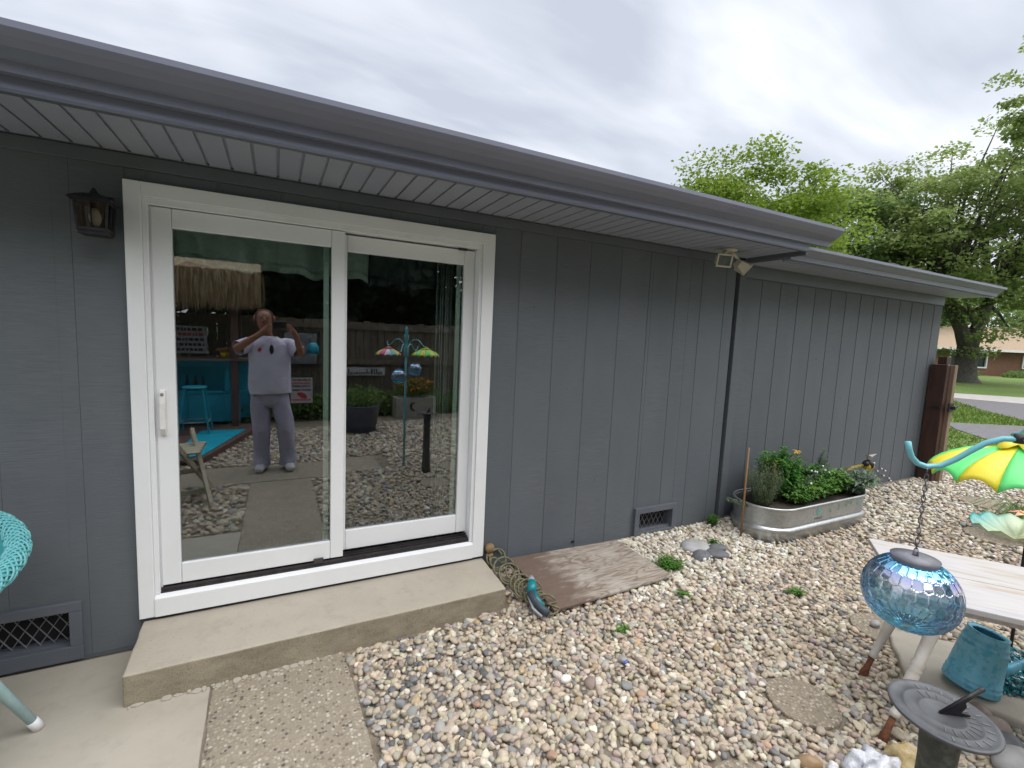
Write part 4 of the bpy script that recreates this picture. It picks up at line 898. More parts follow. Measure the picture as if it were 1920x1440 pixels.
# ------------------------------------------------------------------ flower stake with fluted dish, at the right edge
fs = thing('garden_stake', (3.64, -1.975, ground(3.64, -1.97)), 'dark stake with a teal and pale yellow fluted dish and pink flower, right edge', 'garden stake')
m, t, b = newmat('teal_yellow_glass'); v = coords(t, (1, 1, 1), False); sp = N(t, 'ShaderNodeSeparateXYZ'); t.links.new(v, sp.inputs[0])
t.links.new(ramp(t, sp.outputs[1], [(.0, (.50, .56, .30)), (.10, (.42, .55, .36)), (.2, (.03, .33, .32))]), b.inputs['Base Color']); b.inputs['Roughness'].default_value = .25; b.inputs['Transmission Weight'].default_value = .15; DISHM = m
m = MB(); V = []; F = []; n_ = 48; rr_ = [0, .05, .1, .15, .19, .205]
for i, r_ in enumerate(rr_):
    for k in range(n_): q = 2 * math.pi * k / n_; fl = .012 * (r_ / .2) * math.cos(12 * q); V.append((3.64 + r_ * 1.15 * math.cos(q), -1.955 + r_ * .95 * math.sin(q), .735 + 1.5 * r_ ** 2 + fl))
for i in range(len(rr_) - 1):
    for k in range(n_): F.append((i * n_ + k, i * n_ + (k + 1) % n_, (i + 1) * n_ + (k + 1) % n_, (i + 1) * n_ + k))
m.add(V, F, True); o = m.build('fluted_dish', DISHM, fs); s = o.modifiers.new('solid', 'SOLIDIFY'); s.thickness = .006
m = MB(); m.tube([(3.70, -1.985, ground(3.64, -1.97) - .05), (3.702, -1.975, .86)], .008, 8); m.build('rod', BLACKM, fs)
m = MB()
for k in range(7): q = k * 2 * math.pi / 7; m.leaf((3.702, -1.975, .855), (math.cos(q), math.sin(q), .25), .085, .05)
m.build('petals', pm('pink_petal', (.75, .25, .25), (.78, .55, .2), rough=.5, scale=30), fs)

# ------------------------------------------------------------------ wicker chair
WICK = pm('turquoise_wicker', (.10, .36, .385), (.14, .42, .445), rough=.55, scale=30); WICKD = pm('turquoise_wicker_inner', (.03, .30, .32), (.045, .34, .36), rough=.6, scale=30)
chx, chy = -1.29, -.64
ch = thing('wicker_chair', (chx, chy, 0), 'turquoise woven wicker tub chair cut by the left edge', 'chair')
Aof = lambda s: rad(90) + s * rad(140)
def shell(s, u, dr=0):
    "s in -1..1 round the back, u from seat to rim"
    a_ = Aof(s); top = .735 + .16 * math.cos(s * 1.5) ** 2; z = .44 + (top - .44) * u; r_ = .255 + .145 * u ** .8 + dr
    return Vector((chx + r_ * math.cos(a_), chy + r_ * math.sin(a_), z))
m = MB(); V = [shell(-1 + 2 * i / 60, j / 8, -.003) for j in range(9) for i in range(61)]; m.add(V, [(j * 61 + i, j * 61 + i + 1, (j + 1) * 61 + i + 1, (j + 1) * 61 + i) for j in range(8) for i in range(60)], True)
o = m.build('shell_lining', WICKD, ch); s_ = o.modifiers.new('solid', 'SOLIDIFY'); s_.thickness = .004
m = MB(); ns = 56
for j in range(46):
    u = .01 + .97 * j / 45; m.tube([shell(-1 + 2 * i / (ns * 2), u, .0045 * (1 if (i // 2 + j) % 2 else -1) * (1 if i % 2 else .3)) for i in range(ns * 2 + 1)], .0036, 5)
for i in range(0, ns + 1): m.tube([shell(-1 + 2 * i / ns, j / 6) for j in range(7)], .003, 4)
m.build('weave', WICK, ch)
m = MB()
for q in range(18):
    P = []
    for i in range(181):
        s = -1 + 2 * i / 180; th_ = (i * .30 if q % 2 else -i * .30) + q * 2 * math.pi / 18; c_ = shell(s, 1.0, .012); a_ = Aof(s); d = Vector((math.cos(a_), math.sin(a_), 0))
        P.append(c_ + d * (.034 + .003 * math.sin(i * .9 + q * 3)) * math.cos(th_) + Vector((0, 0, .030 * math.sin(th_) + .008)))
    m.tube(P, .0042, 5)
m.tube([shell(-1 + 2 * i / 60, 1.0, .012) + Vector((0, 0, .008)) for i in range(61)], .027, 10)
m.build('braided_rim', WICK, ch)
m = MB(); m.lathe([(.27, .36), (.285, .40), (.275, .455), (.26, .48), (.0, .485)], 40, (chx, chy, 0)); m.build('seat', WICK, ch)
m = MB()
for j in range(9): m.tube([(chx + (.288 - .004 * abs(j - 4)) * math.cos(k * math.pi / 24), chy + (.288 - .004 * abs(j - 4)) * math.sin(k * math.pi / 24), .36 + .012 * j) for k in range(48)], .006, 5, closed=True)
m.build('seat_band', WICK, ch)
LEGM = pm('aqua_leg_paint', (.30, .45, .46), (.36, .5, .51), rough=.45, scale=20)
for dx, dy in ((1, 1), (-1, 1), (-1, -1), (1, -1)):
    p0 = Vector((chx + dx * .24, chy + dy * .10, .42)); p1 = Vector((chx + dx * .393, chy + dy * .19, .012)); d = (p1 - p0).normalized()
    m = MB(); m.tube([p0, p0.lerp(p1, .25), p1], [.026, .021, .016], 14); lg = m.build('leg', LEGM, ch)
    m = MB(); m.tube([p1 - d * .042, p1 - d * .038, p1 + d * .004], [.0175, .020, .020], 14); m.build('foot_cap', WHITE, lg)

# ------------------------------------------------------------------ plants
def leafmat(name, a, b_, c_=None, tr=.25):
    m, t, bb = newmat(name); oi = N(t, 'ShaderNodeNewGeometry'); r_ = ramp(t, oi.outputs['Random Per Island'], [(0, a), (.55, b_), (1, c_ or tuple(q * 1.35 for q in b_))])
    t.links.new(r_, bb.inputs['Base Color']); bb.inputs['Roughness'].default_value = .55; bb.inputs['Specular IOR Level'].default_value = .35
    ts = N(t, 'ShaderNodeBsdfTranslucent'); t.links.new(r_, ts.inputs[0]); mx = N(t, 'ShaderNodeMixShader'); mx.inputs[0].default_value = tr
    o = [n_ for n_ in t.nodes if n_.type == 'OUTPUT_MATERIAL'][0]; t.links.new(bb.outputs[0], mx.inputs[1]); t.links.new(ts.outputs[0], mx.inputs[2]); t.links.new(mx.outputs[0], o.inputs[0]); return m
G1 = leafmat('basil_leaf', (.035, .13, .02), (.07, .21, .03)); G2 = leafmat('herb_grey_leaf', (.11, .15, .09), (.18, .23, .14)); G3 = leafmat('parsley_leaf', (.05, .15, .02), (.11, .25, .04)); G4 = leafmat('sage_leaf', (.08, .13, .09), (.16, .22, .15)); G5 = leafmat('weed_leaf', (.04, .13, .015), (.09, .22, .03)); YF = leafmat('yellow_petal', (.55, .30, .02), (.70, .48, .04), (.62, .40, .10))
STEM = pm('green_stem', (.10, .15, .05), (.14, .18, .07), rough=.7)
BRST = pm('brown_stem', (.16, .11, .06), (.22, .16, .09), rough=.8)
def plant(name, base, label, cat, h, rx, ry, stems, per, L, W, mat, seed, lean=(0, 0), stemmat=None, start=.25, droop=.25, fold=.2, sr=.0022, group=None):
    r = random.Random(seed); th = thing(name, base, label, cat, group); ms = MB(); ml = MB(); b_ = Vector(base)
    for i in range(stems):
        a_ = r.uniform(0, 6.283); q = math.sqrt(r.random()); top = b_ + Vector((rx * q * math.cos(a_) + lean[0], ry * q * math.sin(a_) + lean[1], h * r.uniform(.62, 1.0) * (1 - .25 * q * q)))
        st = b_ + Vector((rx * .35 * q * math.cos(a_), ry * .35 * q * math.sin(a_), 0)); mid = st.lerp(top, .5) + Vector((r.gauss(0, .012), r.gauss(0, .012), h * .06))
        pts = [st, st.lerp(mid, .5), mid, mid.lerp(top, .55), top]; ms.tube(pts, [sr, sr, sr * .85, sr * .7, sr * .4], 5)
        for k in range(per):
            u = start + (1 - start) * (k + r.random()) / per; f = u * 4; j = min(3, int(f)); p = pts[j].lerp(pts[j + 1], f - j); ang = k * 2.4 + r.uniform(-.5, .5)
            d = Vector((math.cos(ang), math.sin(ang), r.uniform(.0, .9))); s = r.uniform(.65, 1.15); ml.leaf(p, d, L * s, W * s, fold=fold, droop=droop)
    ms.build('stems', stemmat or STEM, th); ml.build('leaves', mat, th); return th
zs = .305
plant('basil_plant', (4.10, -.25, zs), 'tall bright green basil bush in the stock tank', 'plant', .54, .17, .14, 38, 30, .062, .036, G1, 1)
plant('basil_plant', (4.28, -.24, zs), 'lower rounded green bush beside the tall basil in the tank', 'plant', .46, .16, .13, 32, 30, .055, .032, G1, 2)
plant('lavender_plant', (3.87, -.31, zs), 'wispy grey green lavender at the left end of the tank', 'plant', .44, .17, .15, 110, 30, .032, .005, G2, 3, start=.1, droop=.05, sr=.0012)
plant('tall_weed', (3.97, -.33, zs), 'thin yellow flowering stem in front of the basil', 'plant', .50, .02, .02, 3, 20, .02, .009, YF, 4)
plant('parsley_plant', (4.55, -.36, zs), 'low curly bright green parsley along the front rim of the tank', 'plant', .22, .36, .15, 120, 14, .042, .03, G3, 5, droop=.4)
plant('parsley_plant', (4.85, -.33, zs), 'lighter green leafy herb right of centre in the tank', 'plant', .28, .22, .16, 60, 14, .052, .036, G3, 6, droop=.4)
plant('parsley_plant', (4.28, -.40, zs), 'small leafy herb at the front rim below the tall basil', 'plant', .14, .22, .09, 60, 12, .036, .024, G3, 14, droop=.4)
plant('parsley_plant', (4.72, -.22, zs), 'mid green leafy herb behind the parsley against the wall', 'plant', .30, .22, .12, 60, 14, .05, .03, G1, 15, droop=.35)
plant('rosemary_plant', (4.58, -.16, zs), 'feathery grey green herb against the wall behind the parsley', 'plant', .42, .13, .08, 26, 50, .036, .005, G2, 7, start=.1, droop=0)
plant('rosemary_plant', (4.92, -.14, zs), 'upright rosemary leaning right against the wall', 'plant', .46, .08, .05, 12, 80, .034, .007, G4, 8, lean=(.13, 0), start=.15, droop=0)
plant('sage_plant', (5.02, -.36, zs), 'grey leaved sage spilling over the right end of the tank', 'plant', .26, .24, .19, 40, 14, .08, .036, G4, 9, lean=(.12, -.05), droop=.5)
plant('trailing_plant', (3.72, -.33, zs), 'dark trailing sprig reaching left out of the tank', 'plant', .10, .02, .02, 5, 16, .03, .014, G4, 10, lean=(-.22, .10))
def flower(base, top, r_, label, seed, n_=9, name='yellow_flower'):
    th = thing(name, base, label, 'flower', None); m = MB(); m.tube([base, Vector(base).lerp(Vector(top), .5) + Vector((.01, 0, .01)), top], .002, 5); m.build('stem', STEM, th); m = MB(); r = random.Random(seed)
    for k in range(n_): q = k * 6.283 / n_ + r.uniform(-.2, .2); m.leaf(top, (math.cos(q), math.sin(q) - .4, r.uniform(-.1, .5)), r_ * r.uniform(.8, 1.1), r_ * .45)
    m.build('petals', YF, th); return th
flower((4.12, -.30, zs), (4.15, -.40, .80), .045, 'yellow flower high in the basil bush', 1)
for i, (x_, y_, z_) in enumerate([(4.36, -.40, .42), (4.43, -.41, .445), (4.39, -.43, .39)]): flower((x_, y_ + .03, zs), (x_, y_, z_), .05, ['left yellow bloom low in the tank beside the parsley', 'right and highest yellow bloom low in the tank', 'lowest yellow bloom at the front rim of the tank'][i], 5 + i, 7)
BAMB = pm('bamboo', (.30, .17, .075), (.24, .13, .06), rough=.6, scale=8)
m = MB(); m.tube([(3.60, -.33, .08), (3.605, -.322, .5), (3.612, -.315, .855)], .0085, 8); tag(m.build('bamboo_stake', BAMB, None, org=(3.585, -.33, .08)), 'thin brown bamboo stake at the left end of the tank', 'stake')
# firework style light sprays
WTIP = pm('white_bead', (.85, .85, .88), (.8, .8, .84), rough=.3)
def spray(base, tips, label, ribm=BLACKM):
    th = thing('light_spray', base, label, 'garden light', 'wire light sprays in the tank'); m = MB(); mt = MB()
    for t_ in tips:
        t_ = Vector(t_); b_ = Vector(base); mid = b_.lerp(t_, .6) + Vector((0, 0, .06)); m.tube([b_, b_.lerp(mid, .5) + Vector((0, 0, .02)), mid, t_], .0022, 5); d = (t_ - mid).normalized(); m.tube([t_ - d * .03, t_], .0045, 6); mt.ell(t_ + d * .006, .0095, nu=8, nv=6)
    m.build('wires', ribm, th); mt.build('beads', WTIP, th); return th
spray((4.22, -.40, zs), [(4.20, -.52, .54), (4.40, -.40, .60), (4.47, -.41, .585), (4.53, -.36, .57), (4.56, -.36, .558), (4.70, -.33, .60), (4.71, -.35, .565), (4.74, -.37, .545)], 'black wire spray with white bead tips rising from the tank centre')
spray((5.20, -.34, .40), [(5.62, -.33, .555), (5.64, -.36, .475), (5.76, -.34, .485), (5.84, -.34, .455), (5.68, -.40, .435), (5.80, -.40, .395), (5.79, -.42, .375)], 'black wire spray with white bead tips right of the bee ornament')
bee = thing('bee_ornament', (5.30, -.32, .36), 'yellow and black bee ornament on a bent stake at the right of the tank', 'ornament')
m = MB(); m.tube([(4.86, -.30, .35), (5.02, -.31, .46), (5.22, -.33, .54), (5.42, -.35, .565)], [.012, .02, .02, .012], 8); m.build('twisted_stem', pm('olive_yellow', (.32, .24, .02), (.15, .12, .02), rough=.6, scale=60), bee)
m = MB(); m.ell((5.45, -.36, .55), (.062, .05, .05)); m.build('body', pm('bee_yellow', (.62, .44, .03), (.5, .34, .02), rough=.5, scale=20), bee)
m = MB(); m.ell((5.435, -.365, .565), (.026, .056, .05)); m.ell((5.40, -.36, .575), (.03, .034, .03)); m.build('stripe', BLACKM, bee)
for s in (-1, 1):
    for z_w, d_w, L_w in ((.60, (s * .6, -.2, .8), .12), (.52, (s * .8, -.3, -.5), .10)): m = MB(); m.leaf((5.44, -.36, z_w), d_w, L_w, L_w * .5); m.build('wing', pm('clear_wing', (.42, .42, .38), (.5, .5, .46), rough=.3), bee)
for i, (x_, y_, h_, r_, st, lb) in enumerate([(2.60, -.49, .085, .12, 90, 'bright green weed clump at the corner of the plywood board'), (3.52, -.10, .12, .06, 40, 'small bushy green weed against the wall right of the vent'), (3.24, -.34, .05, .035, 14, 'tiny weed between the flat grey stones'), (3.17, -1.09, .045, .06, 22, 'thin green weed alone in the middle of the gravel'), (1.79, -.93, .03, .045, 12, 'faint low weed in the gravel before the plywood'), (2.42, -.80, .03, .04, 10, 'tiny weed in front of the plywood edge')]):
    plant('weed', (x_, y_, ground(x_, y_) - .012), lb, 'weed', h_, r_, r_ * .8, st, 7, .034, .013, G5, 40 + i, start=.2, sr=.001)
r = random.Random(5); gt = thing('grass_clump', (6.1, -1.32, ground(6.1, -1.32)), 'arching green ornamental grass clump at the right edge', 'grass'); m = MB()
for i in range(170):
    a_ = r.uniform(0, 6.283); L_ = r.uniform(.3, .62); d = Vector((math.cos(a_), math.sin(a_), 0)); b_ = Vector((6.15, -1.36, .07)) + d * r.uniform(0, .08); out_ = r.uniform(.25, .8) * L_
    P = [b_, b_ + d * out_ * .3 + Vector((0, 0, L_ * .45)), b_ + d * out_ * .7 + Vector((0, 0, L_ * .6)), b_ + d * out_ * 1.1 + Vector((0, 0, L_ * .42))]; s = Vector((-d.y, d.x, 0)) * .004
    for p, q in zip(P, P[1:]): m.add([p - s, p + s, q + s * .8, q - s * .8], [(0, 1, 2, 3)])
m.build('blades', leafmat('grass_blade', (.05, .12, .025), (.10, .19, .04)), gt)

# ------------------------------------------------------------------ gate post
REDW = pm('red_stained_wood', (.066, .027, .017), (.04, .017, .012), rough=.6, scale=5, stretch=(5, 5, .7), bump=.3)
GREYW = pm('grey_brown_wood', (.26, .19, .13), (.18, .13, .09), rough=.8, scale=5, stretch=(6, 6, .6), bump=.4)
gp_ = thing('gate_post', (7.5, -.13, .1), 'dark red stained wooden gate post with black latch beside the garage corner', 'gate post')
MB().box(7.42, 7.52, -.155, GY - .013, -.05, 1.60).build('stained_post', REDW, gp_, bevel=.006)
MB().box(7.522, 7.60, -.195, -.06, -.05, 1.60).build('post_board', GREYW, gp_, bevel=.006)
MB().box(7.48, 7.60, -.12, -.03, 1.605, 1.70).build('post_top', REDW, gp_, bevel=.006)
m = MB(); m.box(7.46, 7.58, -.215, -.196, 1.02, 1.13); m.box(7.49, 7.53, -.26, -.216, 1.05, 1.09); m.tube([(7.50, -.24, 1.07), (7.60, -.25, 1.10)], .014, 8); m.build('latch', BLACKM, gp_, bevel=.003); m = MB(); m.box(7.40, 7.419, -.14, -.05, 1.06, 1.09); m.build('strike_plate', BLACKM, gp_, bevel=.003)
# ------------------------------------------------------------------ beyond the yard
ASPH = pm('asphalt', (.125, .12, .13), (.155, .15, .16), rough=.9, scale=8, bump=.4, bscale=120)
CONC = pm('pale_concrete', (.42, .40, .385), (.36, .345, .335), rough=.9, scale=4)
def flat(name, poly, z, mat, label):
    m = MB(); m.prism([(x, y, z - .06) for x, y in poly], (0, 0, .06)); c_ = poly[0]; tag(m.build(name, mat, None, org=(c_[0], c_[1], z)), label, None, None, 'structure')
flat('driveway', [(15.5, 2.74), (17.3, 1.78), (26, -3.2), (24, -6), (12.3, .30), (13.35, 1.16), (14.4, 2.1)], -.012, ASPH, 'dark asphalt driveway beyond the gate post')
rd = Vector((3.3, -3.42)).normalized()
def band(p, q, far=60):
    (ax, ay), (bx, by) = p, q; d = Vector((bx - ax, by - ay)).normalized(); return [(ax - d.x * far, ay - d.y * far), (bx + d.x * far, by + d.y * far)]
e1 = band((23.74, 5.6), (18.94, 2.25))
# street: a strip running across the view; its near edge curves into the driveway mouth
flat('street', [(24.2, 40), (24.0, 12), (23.74, 5.6), (20.47, 3.53), (18.94, 2.25), (20.5, -1.5), (21.8, -6), (22, -60), (26.8, -60), (26.2, -6), (25.68, 4.15), (24.78, 6.07), (25.2, 12), (25.6, 40)], -.016, ASPH, 'asphalt street across the neighbourhood')
flat('sidewalk', [(24.9, 6.2), (25.75, 4.2), (26.3, -6), (26.9, -60), (31, -60), (30.5, -6), (29.95, 5.35), (27.98, 7.25), (28.6, 12), (29, 40), (25.8, 40), (25.3, 12)], -.010, CONC, 'pale concrete strip beyond the street')
# grass blades close to the gate
r2 = np.random.default_rng(3); n = 26000
gx = r2.uniform(8.0, 24, n); gy = r2.uniform(-2, 7, n); k = ~inpoly(gx, gy, [(15.6, 2.8), (17.3, 1.78), (26, -3.2), (24, -6), (12.2, .25), (13.25, 1.2), (14.3, 2.15)]) & (gy < .55 * (gx - 7.6)) & ~inpoly(gx, gy, [(23.5, 5.6), (20.3, 3.53), (18.8, 2.25), (20, -3), (30, -3), (30, 8)]); gx, gy = gx[k], gy[k]; n = gx.size
a = r2.uniform(0, 6.283, n); hgt = r2.uniform(.03, .075, n) * (1 + .03 * gx); wd = .006 + .0012 * gx
dx, dy = np.cos(a), np.sin(a); le = r2.uniform(-.06, .06, (n, 2)); z0 = np.full(n, -.03)
V = np.stack([np.stack([gx - dx * wd, gy - dy * wd, z0], 1), np.stack([gx + dx * wd, gy + dy * wd, z0], 1), np.stack([gx + le[:, 0], gy + le[:, 1], z0 + hgt], 1)], 1).reshape(-1, 3)
gr = fastmesh('lawn_blades', V, np.arange(n * 3).reshape(-1, 3), leafmat('lawn_blade', (.10, .19, .025), (.16, .25, .045), (.22, .27, .075)), org=(10, 1, 0)); tag(gr, 'short mown grass beyond the gate post', 'grass', None, 'stuff')

# ---- trees
def bark(name, a, b_): return pm(name, a, b_, rough=.9, scale=5, stretch=(3, 3, .6), bump=.7, bscale=12, dist=.05)
BARK = bark('bark_grey', (.105, .095, .08), (.055, .05, .042)); BARK2 = bark('bark_dark', (.06, .05, .042), (.03, .026, .022))
def tree(name, label, base, crown, cr_, tr_, leafm, barkm, seed, clumps=120, per=110, L=.2, fork=.35, limbs=26, trunk_top=None, group=None, flat_=.55, csz=.95, forks=None):
    q = np.random.default_rng(seed); r = random.Random(seed); th = thing(name, base, label, 'tree', group)
    cx, cy, cz = crown; C = []
    while len(C) < clumps:
        p = q.uniform(-1, 1, 3); d = np.linalg.norm(p)
        if d > 1 or d < .45 * q.random() ** .5: continue
        wob = 1 + .16 * math.sin(3.1 * p[0] + 2.2 * p[1] + seed) + .12 * math.sin(5 * p[2] + 4 * p[0])
        C.append(p * wob * np.array(cr_) + np.array(crown))
    C = np.array(C); b_ = Vector(base); tt = Vector(trunk_top) if trunk_top else b_.lerp(Vector(crown), fork)
    m = MB(); H = (tt - b_).length
    m.tube([b_ - Vector((0, 0, .3)), b_ + Vector((0, 0, .05)), b_.lerp(tt, .15), b_.lerp(tt, .5) + Vector((r.gauss(0, .03) * H, r.gauss(0, .03) * H, 0)), tt], [tr_ * 1.7, tr_ * 1.45, tr_ * 1.05, tr_ * .92, tr_ * .95], 14)
    starts = [tt]
    if forks:
        starts = []
        for f in forks:
            f = Vector(f); m.tube([tt - Vector((0, 0, tr_ * .6)), tt.lerp(f, .35) + Vector((0, 0, .1)), tt.lerp(f, .7), f], [tr_ * .75, tr_ * .62, tr_ * .52, tr_ * .42], 12); starts.append(f)
    idx = q.permutation(len(C))[:limbs]
    for i in idx:
        e_ = Vector(C[i]); s0 = min(starts, key=lambda s: (s - e_).length); k = .5
        md = s0.lerp(e_, .5) + Vector((r.gauss(0, .06), r.gauss(0, .06), .10)) * (e_ - s0).length; R0 = tr_ * r.uniform(.16, .30)
        m.tube([s0, s0.lerp(md, .5) + Vector((0, 0, .03 * (e_ - s0).length)), md, md.lerp(e_, .5), e_], [R0, R0 * .8, R0 * .55, R0 * .35, R0 * .12], 7)
        for _ in range(3):
            e2_ = Vector(C[q.integers(len(C))])
            if (e2_ - md).length < max(cr_) * .8: m.tube([md, md.lerp(e2_, .5) + Vector((0, 0, .1)), e2_], [R0 * .4, R0 * .25, R0 * .07], 5)
    m.build('trunk', barkm, th)
    n_ = per * len(C); ci_ = np.repeat(np.arange(len(C)), per); sz = q.uniform(.65, 1.35, len(C))[ci_] * csz
    off = q.normal(0, 1, (n_, 3)); off /= np.linalg.norm(off, axis=1)[:, None]; off *= (q.random(n_) ** .45)[:, None]; off *= np.stack([sz, sz, sz * flat_], 1)
    p = C[ci_] + off
    d = q.normal(0, 1, (n_, 3)); d[:, 2] = d[:, 2] * .5 - .1; d /= np.linalg.norm(d, axis=1)[:, None]; u = q.normal(0, 1, (n_, 3)) * .6 + np.array([0, 0, 1]); s = np.cross(d, u); s /= np.linalg.norm(s, axis=1)[:, None]
    l = (L * q.uniform(.6, 1.3, n_))[:, None]; nr = np.cross(s, d)
    V = np.stack([p, p + d * l * .5 + s * l * .36 + nr * l * .08, p + d * l, p + d * l * .5 - s * l * .36 + nr * l * .08], 1).reshape(-1, 3)
    fastmesh('crown', V, np.arange(n_ * 4).reshape(-1, 4), leafm, parent=th); return th
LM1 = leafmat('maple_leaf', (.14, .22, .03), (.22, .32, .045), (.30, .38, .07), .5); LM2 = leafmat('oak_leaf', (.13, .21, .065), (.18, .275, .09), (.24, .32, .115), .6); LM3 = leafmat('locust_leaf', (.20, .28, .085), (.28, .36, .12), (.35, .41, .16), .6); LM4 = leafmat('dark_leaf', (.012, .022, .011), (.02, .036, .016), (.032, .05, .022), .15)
tree('maple_tree', 'bright green maple showing above the main roof', (23.5, 16.5, -.1), (24.3, 16.5, 7.3), (5.0, 5.8, 4.5), .28, LM1, BARK, 11, 240, 250, .20, limbs=44, csz=1.25)
tree('maple_tree', 'lower lighter maple right of the maple above the roof', (28.0, 15.3, -.1), (28.2, 15.4, 5.6), (3.4, 3.4, 3.3), .2, LM1, BARK, 12, 110, 230, .20, limbs=20, csz=.9)
tree('oak_tree', 'dark green oak in the gap behind the maple', (40, 20, -.1), (39.5, 18.4, 9.0), (5.6, 5.6, 5.0), .35, LM2, BARK2, 13, 150, 150, .30, limbs=30, csz=1.45)
tree('locust_tree', 'large airy tree with a forked grey trunk across the street', (41.2, 11.35, -.1), (42.0, 11.2, 10.0), (7.6, 7.6, 6.6), .62, LM3, BARK, 14, 330, 150, .24, limbs=70, trunk_top=(41.5, 11.5, 2.3), forks=[(40.6, 12.6, 5.4), (42.6, 11.2, 5.2)], flat_=.42, csz=1.15)
tree('locust_tree', 'tall feathery tree at the upper right corner', (34.5, 5.2, -.1), (34.5, 5.6, 13.9), (3.6, 3.6, 4.0), .2, LM3, BARK, 15, 90, 130, .20, limbs=34, fork=.6, flat_=.4, csz=.8)
tree('oak_tree', 'dark leafy tree low behind the forked trunk', (47, 19.5, -.1), (46.5, 18.5, 6.0), (5.5, 4.0, 3.6), .3, LM2, BARK2, 16, 90, 100, .34, limbs=24, csz=1.2)
for i, (x_, y_, h_, rr, lb) in enumerate([(62, 25, 10, 6, 'distant tree behind the brick house roof'), (72, 20, 11, 7, 'distant tree beyond the right end of the brick house')]):
    tree('far_tree', lb, (x_, y_, -.1), (x_, y_, h_ * .6), (rr, rr, h_ * .42), .35, LM2, BARK2, 30 + i, 60, 70, .5, limbs=14, csz=1.6)
# ---- brick house across the street
BRK = None
m, t, b = newmat('far_brick'); v = coords(t, (1, 1, 1), False); br = N(t, 'ShaderNodeTexBrick'); br.inputs['Scale'].default_value = 4.2; br.inputs['Color1'].default_value = (.22, .095, .05, 1); br.inputs['Color2'].default_value = (.14, .065, .04, 1); br.inputs['Mortar'].default_value = (.3, .25, .2, 1); br.inputs['Mortar Size'].default_value = .012
mpb = N(t, 'ShaderNodeMapping'); mpb.inputs['Rotation'].default_value = (rad(90), 0, 0); t.links.new(v, mpb.inputs[0]); t.links.new(mpb.outputs[0], br.inputs['Vector']); t.links.new(br.outputs[0], b.inputs['Base Color']); b.inputs['Roughness'].default_value = .9; FBR = m
TANR = pm('tan_roof', (.36, .27, .19), (.30, .225, .16), rough=.9, scale=12, bump=.4)
o_ = Vector((57.0, 17.9, -.1)); fd = Vector((10.6, -5.9, 0)).normalized(); bd = Vector((-fd.y, fd.x, 0)).normalized()
bh = bpy.data.objects.new('brick_house', None); COL.objects.link(bh); bh.location = o_; bh.rotation_euler = (0, 0, math.atan2(fd.y, fd.x)); tag(bh, 'low brick house with tan roof across the street behind the trunk', 'house')
def lb(m, name, mat): return m.build(name, mat, bh, local=True)
m = MB()
for x0, x1, z0, z1 in [(-9, -.1, 0, 2.45), (-.1, 3.4, 0, .75), (3.4, 6.6, 0, 2.45), (6.6, 8.2, 0, .85), (6.6, 8.2, 2.15, 2.45), (-.1, 3.4, 2.3, 2.45), (8.2, 16, 0, 2.45)]: m.box(x0, x1, .3, .5, z0, z1)
m.box(-9, 16, 8, 8.2, 0, 2.45); m.box(-9, -8.8, .5, 8, 0, 2.45); m.box(15.8, 16, .5, 8, 0, 2.45)
lb(m, 'wall', FBR)
m = MB(); m.prism([(-9.6, -.35, 2.5), (-9.6, 4.2, 4.9), (-9.6, 8.8, 2.5), (-9.6, 8.8, 2.38), (-9.6, 4.2, 4.75), (-9.6, -.35, 2.38)], (26.2, 0, 0)); lb(m, 'roof', TANR)
m = MB(); m.box(-9.6, 16.6, -.45, -.352, 2.36, 2.56); lb(m, 'gutter', WHITE)
DG = pm('dark_glazing', (.02, .025, .03), (.03, .035, .04), rough=.1)
for x0, x1, z0, z1, mull in [(-.1, 3.4, .75, 2.3, (1.1, 2.3)), (6.6, 8.2, .85, 2.15, ())]:
    m = MB(); f = .12; m.box(x0, x1, .2, .34, z0, z0 + f); m.box(x0, x1, .2, .34, z1 - f, z1); m.box(x0, x0 + f, .2, .34, z0 + f, z1 - f); m.box(x1 - f, x1, .2, .34, z0 + f, z1 - f)
    for q in mull: m.box(q, q + .07, .22, .33, z0 + f, z1 - f)
    if not mull: m.box(x0 + f, x1 - f, .22, .33, (z0 + z1) / 2 - .03, (z0 + z1) / 2 + .03)
    wn = lb(m, 'window', WHITE); MB().box(x0 + f, x1 - f, .36, .38, z0 + f, z1 - f).build('pane', DG, wn, local=True)
def shrub(p, r, h, mat, label, seed, name='shrub'):
    q = np.random.default_rng(seed); n_ = 2600; th = thing(name, p, label, 'shrub', None); o = q.normal(0, 1, (n_, 3)); o /= np.linalg.norm(o, axis=1)[:, None]; o *= (.55 + .5 * q.random(n_))[:, None]; o[:, 2] = np.abs(o[:, 2]); c_ = np.array(p) + o * np.array([r[0], r[1], h])
    d = q.normal(0, 1, (n_, 3)); d /= np.linalg.norm(d, axis=1)[:, None]; s = np.cross(d, q.normal(0, 1, (n_, 3))); s /= np.linalg.norm(s, axis=1)[:, None]; l = .16
    V = np.stack([c_, c_ + d * l * .5 + s * l * .4, c_ + d * l, c_ + d * l * .5 - s * l * .4], 1).reshape(-1, 3); fastmesh('foliage', V, np.arange(n_ * 4).reshape(-1, 4), mat, parent=th)
    m = MB(); m.tube([(p[0], p[1], p[2] - .1), (p[0], p[1], p[2] + h * .6)], .06, 6); m.build('stem', BARK2, th)
ff = lambda u, d_: tuple(o_ + fd * u - bd * d_ + Vector((0, 0, .05)))
shrub(ff(.6, 1.0), (1.6, .7, 0), .75, LM2, 'dark clipped hedge below the left far window', 1); shrub(ff(5.0, 1.2), (2.2, .8, 0), .62, LM2, 'dark low hedge below the brick wall', 2)
